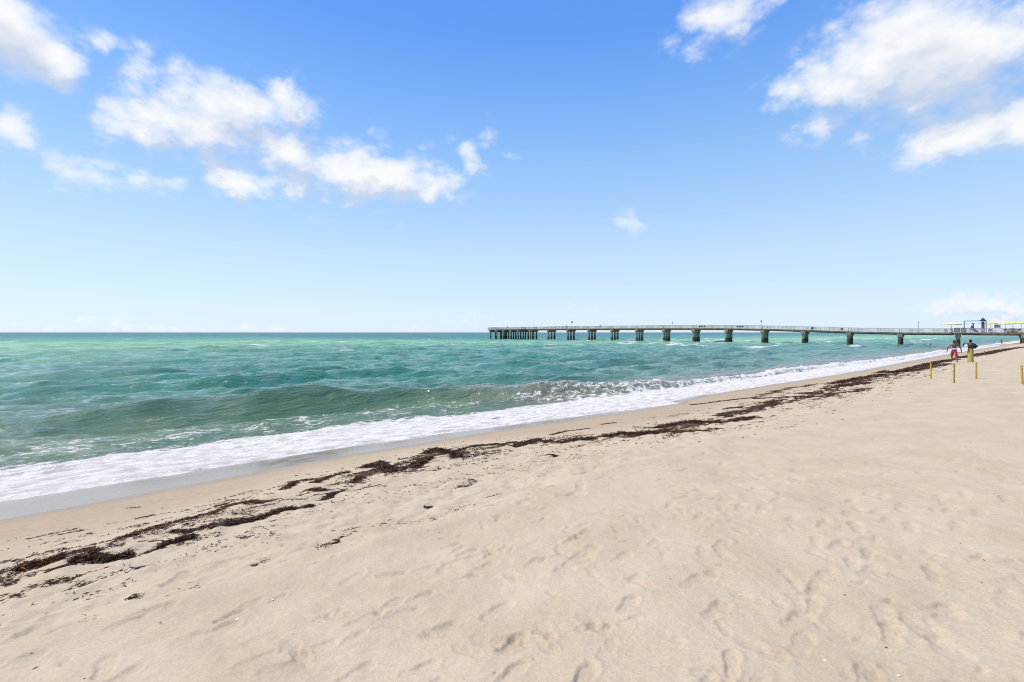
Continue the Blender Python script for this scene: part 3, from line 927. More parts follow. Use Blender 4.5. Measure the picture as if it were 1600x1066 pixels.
chair(1572, -1.7, 'dark armchair just left of the low dark red stand', m_bframe, .3)
chair(1594, -1.7, 'dark armchair right of the low dark red stand', m_bframe, .2)
b0, rz = pier_frame(1559.5, .4)
e = tag(empty('menu_stand', b0, rz), 'tall pale grey board on legs between two yellow parasols', 'board')
MB().box((0, 0, 1.75), (1.15, .06, .85)).build('panel', m_grey, e)
for xx in (-.5, .5):
    MB().box((xx, .065, 1.08), (.06, .06, 2.16)).build('leg', m_pole, e)
for px, n_, lab in ((1098, 3, 'row of small dark letters-like plates on the mid pier rail'), (1157, 3, 'row of three dark square plates on the pier rail'),
                    (1270, 1, 'single upright dark plate on the rail over the ramp'), (1316, 1, 'small dark plate on the lower ramp rail')):
    b0, rz = pier_frame(px, -HALF + .02)
    e = tag(empty('rail_plate', b0, rz), lab.replace('letters-like ', ''), 'sign', 'dark plates on the pier rail')
    for k in range(n_):
        MB().box(((k - (n_ - 1) / 2) * .85, 0, .62), (.62, .03, .56 if px != 1270 else .8)).build('plate', m_bframe, e)

# ------------------------------------------------------------------ people
SKIN = mat('tanned_skin', (.22, .11, .065), .55, .12, 6)
SKIN2 = mat('brown_skin', (.16, .08, .05), .55, .12, 6)
HAIR = mat('black_hair', (.012, .010, .009), .5, .2, 30)
CL = {'red': mat('red_trunks', (.48, .03, .06), .8, .2, 8), 'white': mat('white_cloth', (.72, .70, .70), .8, .08, 8),
      'navy': mat('navy_top', (.012, .016, .05), .8, .3, 8), 'yellow': mat('mustard_yellow_skirt', (.42, .35, .10), .8, .2, 8),
      'black': mat('black_cloth', (.012, .012, .014), .8, .3, 8), 'grey': mat('grey_shirt', (.30, .31, .34), .8, .15, 8),
      'blue': mat('blue_swimwear', (.04, .10, .30), .7, .2, 8), 'pink': mat('pink_shirt', (.55, .25, .26), .8, .15, 8)}

def skin_mesh(name, verts, edges, radii, m, sub=1):
    me = bpy.data.meshes.new(name + '_bones')
    me.from_pydata([tuple(v) for v in verts], edges, [])
    o = bpy.data.objects.new(name + '_bones', me)
    COL.objects.link(o)
    md = o.modifiers.new('skin', 'SKIN')
    md.use_smooth_shade = True
    if not me.skin_vertices:
        me.skin_vertices.new() if hasattr(me.skin_vertices, 'new') else None
    for i, r in enumerate(radii):
        me.skin_vertices[0].data[i].radius = r if isinstance(r, tuple) else (r, r)
        me.skin_vertices[0].data[i].use_root = (i == 0)
    if sub:
        sm = o.modifiers.new('sub', 'SUBSURF'); sm.levels = sub; sm.render_levels = sub
    dg = bpy.context.evaluated_depsgraph_get()
    out = bpy.data.meshes.new_from_object(o.evaluated_get(dg))
    out.name = name
    bpy.data.objects.remove(o)
    out.materials.clear(); out.materials.append(m)
    out.polygons.foreach_set('use_smooth', np.ones(len(out.polygons), bool))
    return out

def figure(label, loc, yaw, pose, skin, wear, height=1.75, group=None, hair=HAIR, longhair=False):
    """pose: dict with optional joints; local +Y is the way the person faces"""
    J = {'pelvis': (0, 0, .95), 'waist': (0, .005, 1.10), 'chest': (0, 0, 1.30), 'neck': (0, .0, 1.475), 'jaw': (0, .025, 1.56), 'crown': (0, .015, 1.685)}
    for sd, k in ((-1, 'l'), (1, 'r')):
        J['sh' + k] = (sd * .175, 0, 1.41); J['el' + k] = (sd * .27, -.03, 1.14); J['wr' + k] = (sd * .28, .08, .91); J['pa' + k] = (sd * .275, .115, .84)
        J['hi' + k] = (sd * .095, 0, .90); J['kn' + k] = (sd * .10, .02, .50); J['an' + k] = (sd * .10, -.02, .085); J['to' + k] = (sd * .11, .15, .03)
    J.update(pose)
    J = {k: Vector(v) * (height / 1.75) for k, v in J.items()}
    Rr = {'pelvis': (.150, .105), 'waist': (.125, .095), 'chest': (.160, .110), 'neck': .058, 'jaw': .078, 'crown': .072, 'sh': .062, 'el': .043, 'wr': .030, 'pa': .034,
          'hi': .092, 'kn': .060, 'an': .042, 'to': .034}
    names, verts, radii, edges = [], [], [], []
    def add(k, p, r, parent=None):
        names.append(k); verts.append(p); radii.append(r)
        if parent is not None:
            edges.append((names.index(parent), len(names) - 1))
    for k, par in (('pelvis', None), ('waist', 'pelvis'), ('chest', 'waist'), ('neck', 'chest'), ('jaw', 'neck'), ('crown', 'jaw')):
        add(k, J[k], Rr[k], par)
    nose = J['jaw'].lerp(J['crown'], .25) + Vector((0, .095, 0))
    add('nose', nose, .018, 'jaw')
    for k in 'lr':
        add('sh' + k, J['sh' + k], Rr['sh'], 'chest'); add('el' + k, J['el' + k], Rr['el'], 'sh' + k)
        add('wr' + k, J['wr' + k], Rr['wr'], 'el' + k); add('pa' + k, J['pa' + k], Rr['pa'], 'wr' + k)
        ax = (J['pa' + k] - J['wr' + k]).normalized()
        sdv = ax.cross(Vector((1, 0, 0)) if abs(ax.x) < .8 else Vector((0, 1, 0))).normalized()
        cur = ax.cross(sdv)
        for q, (off, ln) in enumerate(((-.030, .068), (-.010, .082), (.011, .076), (.031, .060))):
            b_ = J['pa' + k] + ax * .025 + sdv * off
            add('f%s%da' % (k, q), b_ + ax * ln * .55, .0095, 'pa' + k)
            add('f%s%db' % (k, q), b_ + ax * ln + cur * .018, .0085, 'f%s%da' % (k, q))
        add('t%sa' % k, J['pa' + k] - ax * .01 + sdv * -.048, .011, 'pa' + k)
        add('t%sb' % k, J['pa' + k] + ax * .03 + sdv * -.066, .0095, 't%sa' % k)
        add('hi' + k, J['hi' + k], Rr['hi'], 'pelvis'); add('kn' + k, J['kn' + k], Rr['kn'], 'hi' + k)
        add('an' + k, J['an' + k], Rr['an'], 'kn' + k); add('to' + k, J['to' + k], Rr['to'], 'an' + k)
    e = tag(empty('person', loc, yaw), label, 'person', group)
    link('body', skin_mesh('body', verts, edges, radii, skin, 1), e)
    # hair
    hc = J['jaw'].lerp(J['crown'], .62)
    hm = MB()
    prof = [(.101, -.045), (.110, .01), (.104, .055), (.078, .095), (.035, .117), (.004, .121)]
    if longhair:
        prof = [(.10, -.24), (.115, -.12)] + prof
    hm.lathe(prof, (hc.x, hc.y - .022, hc.z), 14, .82, .98)
    hm.build('hair', hair, e, smooth=True)
    for w_ in wear:
        kind, m = w_[0], CL[w_[1]]
        if kind == 'trunks':
            vs = [J['waist'] - Vector((0, 0, .05)), J['pelvis']]; rd = [(.140, .112), (.168, .125)]; ed = [(0, 1)]
            for k in 'lr':
                a = J['hi' + k]; b_ = J['hi' + k].lerp(J['kn' + k], w_[2])
                i = len(vs); vs += [a, b_]; rd += [.110, .098]; ed += [(1, i), (i, i + 1)]
            link('trunks', skin_mesh('trunks', vs, ed, rd, m, 1), e)
        elif kind == 'band':
            MB().lathe([(.150, -.045), (.158, 0), (.150, .045)], J['waist'] - Vector((0, 0, .03)), 14, 1.06, .84).build('waistband', m, e, smooth=True)
        elif kind == 'top':
            vs = [J['pelvis'] + Vector((0, 0, .04)), J['waist'], J['chest'], J['neck'] - Vector((0, 0, .03))]; rd = [(.160, .118), (.140, .110), (.178, .126), .075]; ed = [(0, 1), (1, 2), (2, 3)]
            for k in 'lr':
                i = len(vs); vs += [J['sh' + k], J['sh' + k].lerp(J['el' + k], w_[2])]; rd += [.076, .060]; ed += [(2, i), (i, i + 1)]
                if w_[2] >= 1:
                    vs += [J['el' + k].lerp(J['wr' + k], .9)]; rd += [.046]; ed += [(i + 1, i + 2)]
            link('top', skin_mesh('top', vs, ed, rd, m, 1), e)
        elif kind == 'skirt':
            vs, fs, K = [], [], 20
            rows = [(1.10, .140, .112), (.95, .165, .130), (.70, .150, .130), (.40, .155, .140), (.10, .185, .165), (.05, .185, .165)]
            for i, (z, rx, ry) in enumerate(rows):
                for k in range(K):
                    t = 2 * math.pi * k / K
                    f = 1 + .08 * math.cos(5 * t + i * .4) * i / 5
                    vs.append((rx * f * math.cos(t), ry * f * math.sin(t) + .02, z * height / 1.75))
            for i in range(len(rows) - 1):
                for k in range(K):
                    k2 = (k + 1) % K
                    fs.append((i * K + k, (i + 1) * K + k, (i + 1) * K + k2, i * K + k2))
            MB().add(vs, fs).build('skirt', m, e, smooth=True)
    return e

pm = at(1491, 566.5)
along = math.atan2(SV[1], SV[0]) - math.pi / 2          # facing away along the beach
stride = {'knl': (-.10, .16, .53), 'anl': (-.10, .17, .10), 'tol': (-.11, .33, .05), 'knr': (.11, -.05, .50), 'anr': (.12, -.24, .13), 'tor': (.12, -.10, .03),
          'ell': (-.36, -.05, 1.16), 'wrl': (-.40, .07, .95), 'pal': (-.39, .11, .88), 'elr': (.36, -.06, 1.16), 'wrr': (.40, -.05, .92), 'par': (.40, -.02, .85)}
figure('bare-backed man in red swim trunks walking away along the seaweed line', pm - Vector((0, 0, .02)), along + .35, stride, SKIN2,
       [('trunks', 'red', 1.12), ('band', 'white')], 1.78)
pw = at(1516.5, 566.5)
arms = {'ell': (-.40, .06, 1.30), 'wrl': (-.34, .22, 1.40), 'pal': (-.29, .26, 1.45), 'elr': (.36, -.02, 1.20), 'wrr': (.30, .17, 1.30), 'par': (.24, .22, 1.33)}
wmn = figure('person in a dark navy top and long yellow skirt standing on the sand', pw - Vector((0, 0, .02)), along + .2, arms, SKIN2,
             [('top', 'navy', 1.0), ('skirt', 'yellow')], 1.74, None, HAIR, False)
# bag held against the chest / shoulder
bg_ = MB()
bg_.lathe([(.05, .0), (.12, .02), (.15, .10), (.14, .24), (.10, .34), (.03, .36)], (0, 0, 0), 12, 1.0, .62)
bo = bg_.build('shoulder_bag', CL['black'], None, loc=pw + Matrix.Rotation(along, 3, 'Z') @ Vector((.22, -.17, 1.04)), smooth=True)
tag(bo, 'black bag hanging at the right side of the person in the yellow skirt', 'bag')
wb_ = MB().lathe([(.02, 0), (.11, .02), (.13, .10), (.10, .20), (.02, .23)], (0, 0, 0), 10, 1, .7)
wo_ = wb_.build('white_bundle', CL['white'], None, loc=pw + Matrix.Rotation(along, 3, 'Z') @ Vector((-.21, -.17, 1.12)), smooth=True)
tag(wo_, 'small white bundle held under the arm of the person in the yellow skirt', 'bundle')

def sea_pt(px, py):
    d = EYE * FPX / (py - HY)
    return Vector(((px - CX) / FPX * d, d, 0))
wade = {'ell': (-.25, .05, 1.12), 'wrl': (-.18, .22, 1.02), 'pal': (-.13, .28, 1.02)}
figure('bather standing at the edge of the surf beyond the yellow skirt', sea_pt(1565, 538.5) + Vector((0, 0, -.25)), 1.9, wade, SKIN, [('trunks', 'black', .4)], 1.72, 'bathers in the sea')
figure('bather out in the green water right of the shore pile', sea_pt(1553, 535) + Vector((0, 0, -1.15)), 1.2, wade, SKIN, [('trunks', 'blue', .4)], 1.72, 'bathers in the sea')
figure('bather shoulder deep in dark blue water, the left of a pair', sea_pt(1445, 541.5) + Vector((0, 0, -1.05)), 2.2, {'ell': (-.42, .10, 1.30), 'wrl': (-.55, .30, 1.25), 'pal': (-.58, .36, 1.24)}, SKIN2, [('top', 'navy', .4)], 1.74, 'bathers in the sea')
figure('bather shoulder deep in dark blue water, the right of a pair', sea_pt(1454, 540) + Vector((0, 0, -1.2)), .6, wade, SKIN2, [('top', 'navy', .4)], 1.7, 'bathers in the sea')
for px, lat, clo, lab in ((797, -4.2, 'grey', 'tiny figure at the rail of the pier head'), (884, -1.9, 'black', 'dark-clad tiny figure on the pier left of the square-headed lamp'),
                          (937, -1.9, 'navy', 'tiny figure alone on the pier between two lamp posts')):
    figure(lab, on_deck(px, lat), 2.3, {}, SKIN, [('top', clo, .6), ('trunks', 'navy', .9)], 1.76, 'people on the pier')
sit = {'pelvis': (0, 0, .52), 'waist': (0, .01, .68), 'chest': (0, .04, .88), 'neck': (0, .05, 1.05), 'jaw': (0, .075, 1.14), 'crown': (0, .065, 1.26)}
for sd, k in ((-1, 'l'), (1, 'r')):
    sit.update({'sh' + k: (sd * .175, .04, .99), 'el' + k: (sd * .26, .06, .74), 'wr' + k: (sd * .18, .28, .66), 'pa' + k: (sd * .13, .34, .66),
                'hi' + k: (sd * .095, .06, .50), 'kn' + k: (sd * .12, .44, .50), 'an' + k: (sd * .12, .44, .10), 'to' + k: (sd * .12, .60, .035)})
b0, rz = pier_frame(1487, -1.55)
e = tag(empty('stool', b0, rz), 'plain dark stool under the seated person on the pier', 'stool')
MB().box((0, 0, .40), (.42, .42, .05)).build('seat', m_bframe, e)
for xx in (-.16, .16):
    for yy in (-.16, .16):
        MB().box((xx, yy, .187), (.045, .045, .374)).build('leg', m_bframe, e)
figure('person in a pinkish shirt seated under the wide pale yellow parasol', b0 + Vector((0, 0, .02)), rz + math.pi, sit, SKIN, [('top', 'pink', .6), ('trunks', 'navy', .7)], 1.76)

# ------------------------------------------------------------------ marker stakes on the sand
m_stake = mat('yellow_painted_wood', (.54, .39, .045), .75, .3, 14)
stakes = []
for px, pt, pb, tx, lab in ((1454.5, 567, 594, -.5, 'leftmost yellow stake, the thinnest, nearest the seaweed line'),
                            (1490.5, 568, 599, .3, 'thick yellow stake directly below the man in red trunks'),
                            (1525.5, 566, 592, -.8, 'yellow stake right of the yellow skirt, a string tied to it'),
                            (1597.5, 571, 599.5, -3.5, 'leaning yellow stake at the right edge of the picture')):
    b0 = at(px, pb)
    hgt = (pb - pt) / FPX * b0.y
    w_ = .029 if px != 1454.5 else .023
    vs, fs = [], []
    lean = math.tan(R(tx))
    prof = [(-.25, 1.0), (0, 1.0), (hgt * .5, .98), (hgt - .03, .97), (hgt, .72)]
    for z, k in prof:
        for sx_, sy_ in ((-1, -.7), (1, -.7), (1, .7), (-1, .7)):
            vs.append((sx_ * w_ * k + z * lean, sy_ * w_ * k, z))
    for i in range(len(prof) - 1):
        for k in range(4):
            k2 = (k + 1) % 4
            fs.append((i * 4 + k, i * 4 + k2, (i + 1) * 4 + k2, (i + 1) * 4 + k))
    fs += [(3, 2, 1, 0), (16, 17, 18, 19)]
    o = MB().add(vs, fs).build('marker_stake', m_stake, None, loc=b0)
    o.rotation_euler.z = random.uniform(-.3, .5)
    tag(o, lab, 'stake', 'yellow stakes marking off the sand')
    stakes.append((b0, hgt, lean))
m_str = mat('white_string', (.75, .74, .70), .8, .05, 20)
def string(a, b, lab, sag=.06):
    pts = [a.lerp(b, k / 14) - Vector((0, 0, sag * 4 * (k / 14) * (1 - k / 14))) for k in range(15)]
    o = MB().tube([p - a for p in pts], .006, 5).build('string', m_str, None, loc=a)
    tag(o, lab, 'string')
h_ = .55
string(stakes[2][0] + Vector((.05, -.05, stakes[2][1] * h_)), stakes[3][0] + Vector((-.06, .0, stakes[3][1] * .70)), 'thin white string slung between the two right-hand yellow stakes', .03)

# ------------------------------------------------------------------ seaweed
m_weed, N = new_mat('dried_seaweed')
tintw = N.n('ShaderNodeAttribute', attribute_name='weed').outputs['Color']
b = N.n('ShaderNodeBsdfPrincipled')
N.put(b.inputs['Base Color'], tintw); b.inputs['Roughness'].default_value = .65; b.inputs['Specular IOR Level'].default_value = .25
finish(N, b.outputs[0])

def strands(base, n_dir, length, width, hgt, red, seed):
    """ribbons of weed: base (k,3) root points; returns vertices, quads, colours"""
    g = np.random.default_rng(seed)
    k = len(base)
    a = n_dir + g.normal(0, 1.1, k)
    L = length * g.uniform(.5, 1.5, k); Wd = width * g.uniform(.5, 1.5, k)
    SEG = 4
    pts = np.zeros((k, SEG, 3))
    p = base.copy(); p[:, 2] += hgt * g.random(k)
    curl = g.normal(0, .9, k); pit = g.normal(.10, .35, k) * np.clip(hgt / .05, .15, 1)
    for i in range(SEG):
        pts[:, i] = p
        st = L / (SEG - 1)
        p = p + np.stack([np.cos(a) * st, np.sin(a) * st, np.sin(pit) * st * .8], -1)
        a = a + curl; pit = pit - .35 * g.random(k)
    floor = base[:, 2][:, None] + .002
    pts[..., 2] = np.maximum(pts[..., 2], floor)
    side = np.stack([-np.sin(a), np.cos(a), g.normal(0, .7, k)], -1); side /= np.linalg.norm(side, axis=1, keepdims=True)
    wv_ = np.array([.6, 1, 1, .25])[None, :, None] * Wd[:, None, None] * .5
    v = np.stack([pts - side[:, None] * wv_, pts + side[:, None] * wv_], 2)      # k,SEG,2,3
    idx = np.arange(k * SEG * 2).reshape(k, SEG, 2)
    q = np.stack([idx[:, :-1, 0], idx[:, 1:, 0], idx[:, 1:, 1], idx[:, :-1, 1]], -1).reshape(-1, 4)
    c0 = np.array([.026, .016, .010]); c1 = np.array([.130, .066, .030]); c2 = np.array([.20, .065, .022])
    t = g.random(k)[:, None]
    c = c0 * (1 - t) + c1 * t
    rm = (g.random(k) < red)[:, None]
    c = np.where(rm, c2 * (.5 + .8 * g.random(k)[:, None]), c)
    c = np.repeat(c, SEG * 2, 0)
    return v.reshape(-1, 3), q, c

def weed_object(name, parts, origin):
    vs, qs, cs, off = [], [], [], 0
    for v, q, c in parts:
        vs.append(v); qs.append(q + off); cs.append(c); off += len(v)
    v, q, c = np.concatenate(vs), np.concatenate(qs), np.concatenate(cs)
    v = v - np.array(origin)
    me = bpy.data.meshes.new(name)
    me.vertices.add(len(v)); me.vertices.foreach_set('co', v.astype(np.float32).ravel())
    me.loops.add(q.size); me.loops.foreach_set('vertex_index', q.ravel().astype(np.int32))
    me.polygons.add(len(q)); me.polygons.foreach_set('loop_start', np.arange(0, q.size, 4, dtype=np.int32))
    me.update(calc_edges=True)
    a = me.attributes.new('weed', 'FLOAT_COLOR', 'POINT')
    a.data.foreach_set('color', np.concatenate([c, np.ones((len(c), 1))], 1).astype(np.float32).ravel())
    me.materials.append(m_weed)
    return link(name, me, None, origin)

# beach height as built, for resting things on it
def rest_many(x, y):
    x, y = np.asarray(x, float), np.asarray(y, float)
    r, a = np.hypot(x, y), np.arctan2(x, y) % (2 * math.pi)
    ga = BA % (2 * math.pi); od = np.argsort(ga); ga = np.append(ga[od], ga[od][0] + 2 * math.pi)
    a = np.where(a < ga[0], a + 2 * math.pi, a)
    i = np.clip(np.searchsorted(BR, r) - 1, 0, len(BR) - 2); j = np.clip(np.searchsorted(ga, a) - 1, 0, len(ga) - 2)
    fr, fa = (r - BR[i]) / (BR[i + 1] - BR[i]), (a - ga[j]) / (ga[j + 1] - ga[j])
    zz = BZ[0][:, np.append(od, od[0])]
    return (zz[i, j] * (1 - fr) + zz[i + 1, j] * fr) * (1 - fa) + (zz[i, j + 1] * (1 - fr) + zz[i + 1, j + 1] * fr) * fa
def rest(x, y):
    return float(rest_many([x], [y])[0])

def scatter_line(pxs, width, per_m, hgt, length, wid, red, seed, gap=.0):
    """weed laid along a traced line on the sand; width in metres (across the line)"""
    g = np.random.default_rng(seed)
    pts = [at(px, py) for px, py in pxs]
    out = []
    for a, b_ in zip(pts[:-1], pts[1:]):
        d = b_ - a
        L = d.length
        k = max(3, int(L * per_m))
        f = g.random(k)
        ph = g.uniform(0, 6)
        # clumpy along its length
        keep = g.random(k) < (.35 + .65 * np.clip(.5 + .9 * np.sin(f * L * 2.3 + ph) * np.cos(f * L * 1.1 + ph * 2), 0, 1)) if gap else np.ones(k, bool)
        f = f[keep]; k = len(f)
        off = g.normal(0, width * .42, k)
        nrm = Vector((-d.y, d.x, 0)).normalized()
        wob = .4 * width * np.sin(f * L * 3.1 + ph)
        x = a.x + d.x * f + nrm.x * (off + wob); y = a.y + d.y * f + nrm.y * (off + wob)
        z = rest_many(x, y) - .003
        mound = hgt * np.exp(-(off / (width * .55)) ** 2)
        out.append(strands(np.stack([x, y, z], -1), math.atan2(d.y, d.x), length, wid, mound, red, seed + k))
    return out

THICK = [
    ([(32, 886), (60, 876), (98, 868)], .16, 3600, .11, .3, 'bushy dark brown seaweed clump at far left with rusty edge'),
    ([(112, 876), (150, 864), (172, 866), (205, 857)], .13, 3300, .10, .02, 'long dark seaweed clump right beside the far left one'),
    ([(248, 848), (270, 840), (298, 833)], .13, 2600, .08, .05, 'short dark seaweed clump on the pale sand, lying alone'),
    ([(332, 823), (374, 809), (411, 802), (442, 791), (486, 784)], .12, 2300, .06, .05, 'long dark seaweed rope ending in a thin right tip'),
    ([(564, 729), (599, 721), (611, 734), (646, 723), (677, 713)], .26, 2000, .07, .06, 'dark seaweed heap where the line thickens below the widest foam'),
    ([(667, 707), (686, 701), (705, 706), (720, 710)], .22, 2300, .09, .06, 'arched dark seaweed heap at the middle of the line'),
    ([(800, 695), (820, 691), (845, 687.5)], .26, 1500, .08, .04, 'dark seaweed heap left of centre of the wrack line'),
    ([(849, 689), (880, 687), (924, 682)], .20, 1300, .06, .04, 'stretched seaweed streak just right of picture centre'),
    ([(940, 679), (969, 676), (1040, 672)], .36, 1150, .09, .05, 'broad dark seaweed heap below the pale foam tongue'),
    ([(1032, 667), (1059, 661), (1089, 657), (1119, 659)], .40, 1000, .09, .08, 'dark seaweed heap just below the tip of the foam tongue'),
    ([(1145, 657), (1175, 650)], .35, 1100, .06, .03, 'lone lens-shaped seaweed heap on the dry side of the line'),
    ([(1302, 599), (1340, 592), (1374, 586)], .55, 420, .14, .05, 'far dark seaweed heap left of the leftmost yellow stake'),
]
weed_n = 0
for i, (pxs, wd, per, hg, red, lab) in enumerate(THICK):
    parts = scatter_line(pxs, wd * .70, per * 1.5, hg * .65, .045 + .004 * at(*pxs[0]).y, .0045 + .0010 * at(*pxs[0]).y, red, 100 + i)
    org = at(*pxs[len(pxs) // 2])
    o = weed_object('seaweed_clump', parts, tuple(org))
    tag(o, lab, 'seaweed', 'seaweed heaps along the wrack line')
LINES = [   # (pixels, width m, strands per m, height, red share)
    ([(225, 857), (250, 848)], .05, 700, .02, .1), ([(70, 886), (112, 876)], .05, 900, .03, .1), ([(180, 838), (222, 826), (265, 814)], .10, 1300, .04, .55),
    ([(265, 814), (332, 798), (363, 786), (400, 778)], .08, 1100, .035, .30), ([(270, 823), (300, 823), (332, 817)], .07, 1100, .04, .1),
    ([(380, 783), (436, 776)], .09, 900, .03, .5), ([(440, 762), (461, 749), (495, 746)], .12, 700, .03, .2), ([(492, 752), (520, 742), (545, 735)], .14, 900, .04, .25),
    ([(478, 760), (508, 760)], .12, 700, .03, .1), ([(506, 773), (527, 762)], .10, 1000, .04, .0), ([(545, 750), (568, 740)], .12, 600, .03, .1),
    ([(560, 760), (590, 752)], .10, 300, .02, .1), ([(705, 704), (739, 695), (777, 693)], .16, 900, .04, .1), ([(777, 693), (808, 690)], .16, 500, .03, .1),
    ([(600, 735), (640, 730), (690, 722)], .35, 420, .02, .1), ([(720, 710), (760, 706), (800, 700)], .30, 420, .02, .1),
    ([(1040, 672), (1081, 672), (1122, 667)], .25, 520, .05, .05), ([(1119, 650), (1149, 644), (1175, 641)], .40, 620, .07, .05), ([(1130, 636), (1162, 635)], .3, 420, .05, .05),
    ([(1182, 640), (1216, 627)], .35, 480, .07, .05), ([(1175, 622), (1227, 620), (1302, 616)], .35, 330, .06, .05), ([(1284, 616), (1362, 605)], .45, 330, .07, .05),
    ([(1314, 603), (1355, 597)], .5, 330, .09, .05), ([(1374, 581), (1400, 582), (1425, 577)], .6, 330, .16, .05), ([(1420, 576), (1446, 571), (1479, 563), (1500, 561)], .7, 260, .18, .05),
    ([(1420, 580), (1479, 569)], .6, 160, .12, .05), ([(1499, 559.5), (1518, 557), (1535, 554), (1551, 551), (1568, 547), (1584, 545), (1599, 543.5)], .9, 130, .22, .03),
    ([(1081, 631), (1130, 625), (1179, 620)], .14, 330, .03, .1), ([(1179, 620), (1230, 606), (1290, 597)], .4, 120, .03, .1), ([(860, 677), (890, 671), (920, 667)], .12, 260, .02, .1),
    ([(939, 661), (960, 658)], .15, 200, .02, .1), ([(1010, 652), (1060, 645), (1110, 640)], .5, 60, .02, .3), ([(985, 666), (1030, 664)], .3, 200, .02, .5),
    ([(90, 863), (118, 857), (146, 851)], .06, 800, .03, .5), ([(0, 905), (30, 895), (60, 888)], .06, 450, .02, .1), ([(0, 884), (8, 883)], .06, 900, .04, .1),
    ([(110, 906), (160, 896), (217, 881)], .09, 420, .012, .05), ([(3, 925), (20, 924), (42, 921)], .06, 420, .015, .02), ([(203, 930), (220, 920)], .05, 420, .015, .02),
    ([(40, 935), (70, 925)], .10, 120, .006, .05), ([(65, 910), (100, 900), (130, 892)], .06, 300, .012, .05), ([(130, 860), (170, 846), (190, 840)], .05, 300, .015, .2),
    ([(40, 838), (80, 829), (120, 822)], .05, 160, .008, .3), ([(80, 832), (140, 822)], .06, 120, .008, .3), ([(195, 790), (215, 789)], .05, 200, .01, .2), ([(210, 806), (240, 800)], .05, 280, .015, .7),
    ([(150, 846), (185, 836)], .06, 160, .01, .2), ([(20, 870), (60, 862), (110, 852)], .10, 100, .008, .2), ([(330, 780), (360, 772), (400, 762)], .10, 130, .01, .4),
    ([(335, 788), (350, 784)], .05, 420, .02, .8), ([(300, 800), (340, 790)], .06, 160, .01, .3),
    ([(502, 857), (525, 840), (567, 819)], .14, 260, .008, .05), ([(567, 819), (661, 809), (736, 784)], .14, 90, .005, .05), ([(522, 842), (528, 838)], .05, 900, .03, .0),
    ([(380, 828), (400, 830)], .12, 200, .01, .1), ([(393, 878), (408, 871)], .05, 420, .012, .0), ([(758, 772), (780, 765)], .14, 220, .01, .0), ([(661, 786), (672, 783)], .08, 420, .02, .0),
    ([(300, 850), (340, 838), (380, 826), (420, 815)], .22, 170, .008, .05), ([(420, 815), (520, 790), (620, 765), (720, 740), (840, 715)], .55, 62, .006, .05),
    ([(230, 880), (330, 852), (430, 830)], .30, 55, .005, .05), ([(700, 745), (760, 735), (830, 722), (900, 705)], .5, 50, .006, .05), ([(880, 720), (960, 700), (1060, 684)], .5, 26, .006, .05),
    ([(715, 755), (740, 742)], .10, 300, .015, .0), ([(855, 707), (868, 708)], .05, 1100, .03, .0), ([(250, 925), (320, 900)], .2, 50, .005, .0), ([(120, 960), (150, 952)], .12, 110, .006, .0),
]
parts = []
for i, (pxs, wd, per, hg, red) in enumerate(LINES):
    y_ = at(*pxs[0]).y
    fine = per < 300
    parts += scatter_line(pxs, wd * .85, per * 1.7, hg * .6, (.032 if fine else .045) + .004 * y_, (.0045 if fine else .0045) + .0010 * y_, red, 300 + i, gap=1)
# the ragged drift band between the heaps
g = np.random.default_rng(21)
k = 140000
s_ = np.where(g.random(k) < .12, g.uniform(-16, -3, k), -4 + 44 * g.random(k) ** 1.7); u_ = g.random(k)
off_ = np.where(u_ < .55, g.normal(0, 1, k) * np.interp(s_, [1.2, 3.5], [.62, .30]), np.where(u_ < .85, -np.abs(g.normal(0, 1.25, k)), np.abs(g.normal(0, .7, k))))
n_ = wrack(s_) + .15 * pnoise(s_ / 2, s_ * 0 + 2.5, 91) + off_
dens = .9 * fbm(s_ / 1.5, n_ / .26, 92, 4) + .5 * fbm(s_ / .35, n_ / .14, 94, 2) - .07 * np.abs(off_) + .10 * (np.abs(off_) < .35)
ok = dens > np.interp(s_, [1.2, 3.5], [.15, .06]) + .14 * g.random(k)
s_, n_ = s_[ok], n_[ok]
x_, y_ = xy(s_, n_)
ok = y_ > -8
x_, y_ = x_[ok], y_[ok]
z_ = rest_many(x_, y_) - .002
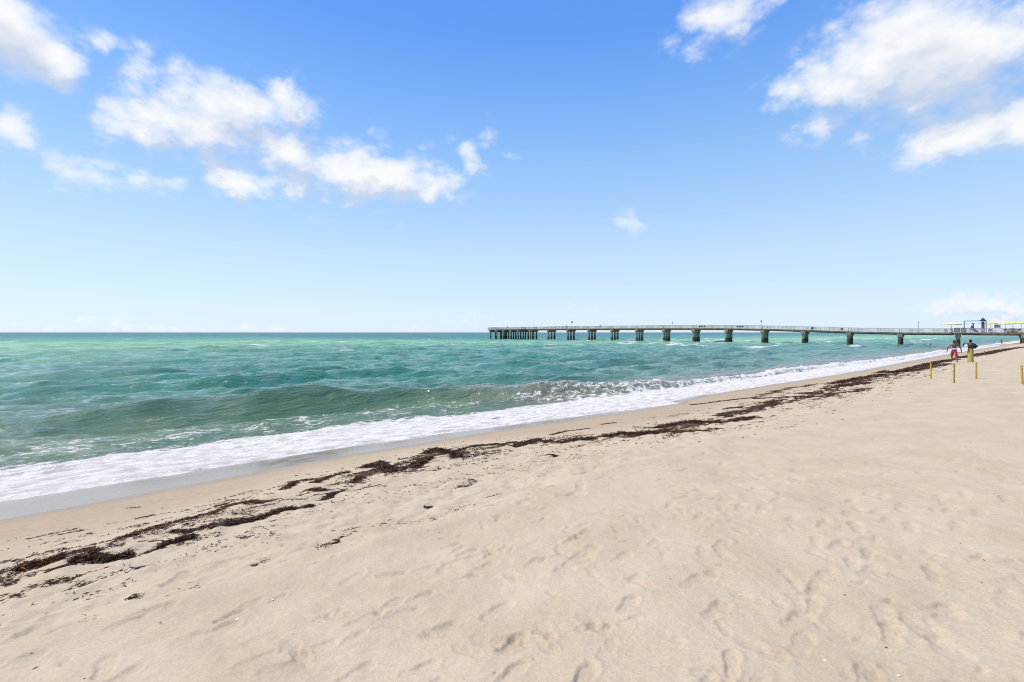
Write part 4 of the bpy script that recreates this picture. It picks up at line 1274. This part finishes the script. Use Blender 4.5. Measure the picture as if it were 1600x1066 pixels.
for r0, r1_, ln, wi in ((-9, 9, .055, .0105), (9, 16, .075, .013), (16, 60, .11, .020)):
    m_ = (y_ >= r0) & (y_ < r1_)
    parts.append(strands(np.stack([x_[m_], y_[m_], z_[m_]], -1), R(38), ln, wi, np.full(m_.sum(), .014), .16, 520 + r0))
# crumbs of weed all over the upper beach
g = np.random.default_rng(9)
k = 1500
s_ = g.uniform(-3, 34, k); n_ = np.where(g.random(k) < .6, g.normal(6.2, 1.2, k), g.uniform(-3, 8, k))
x_, y_ = xy(s_, n_)
ok = y_ > 1.3
x_, y_ = x_[ok], y_[ok]
z_ = rest_many(x_, y_) - .001
parts.append(strands(np.stack([x_, y_, z_], -1), R(38), .022, .007, np.full(len(x_), .004), .05, 77))
lit = weed_object('seaweed_litter', parts, (0, 0, 0))
lit['kind'] = 'stuff'
lit['label'] = 'scattered dark brown seaweed strands drifted in lines along the beach'
lit['category'] = 'seaweed'

# ------------------------------------------------------------------ shells and bits on the sand
m_shell = mat('white_shell', (.80, .76, .70), .5, .1, 40)
m_purple = mat('purple_blue_scrap', (.18, .15, .42), .5, .1, 40)
def shell(px, py, r, lab, m=m_shell, name='shell', cat='shell'):
    p = at(px, py)
    o = MB().lathe([(r * .2, 0), (r, .001), (r * .92, r * .25), (r * .55, r * .48), (r * .1, r * .56)], (0, 0, 0), 9, 1.0, .72).build(name, m, None, loc=(p.x, p.y, rest(p.x, p.y) - .001), smooth=True)
    o.rotation_euler = (R(14), R(-8), random.uniform(0, 6))
    tag(o, lab, cat, 'shells on the sand' if cat == 'shell' else None)
shell(426, 938, .012, 'tiny white shell on the bare sand at lower left')
shell(371, 971, .014, 'white shell lying by a footprint at lower left')
shell(203, 884, .020, 'white shell at the end of the lowest seaweed line, far left')
shell(1405, 1050, .010, 'tiny white shell at the bottom right corner')
shell(1157, 923, .009, 'tiny pale shell beside a footprint right of centre')
shell(1289, 1026, .009, 'tiny white shell below the long footprint trail at right')
shell(1320, 925, .012, 'small purple blue scrap on the sand at right', m_purple, 'plastic_scrap', 'litter')
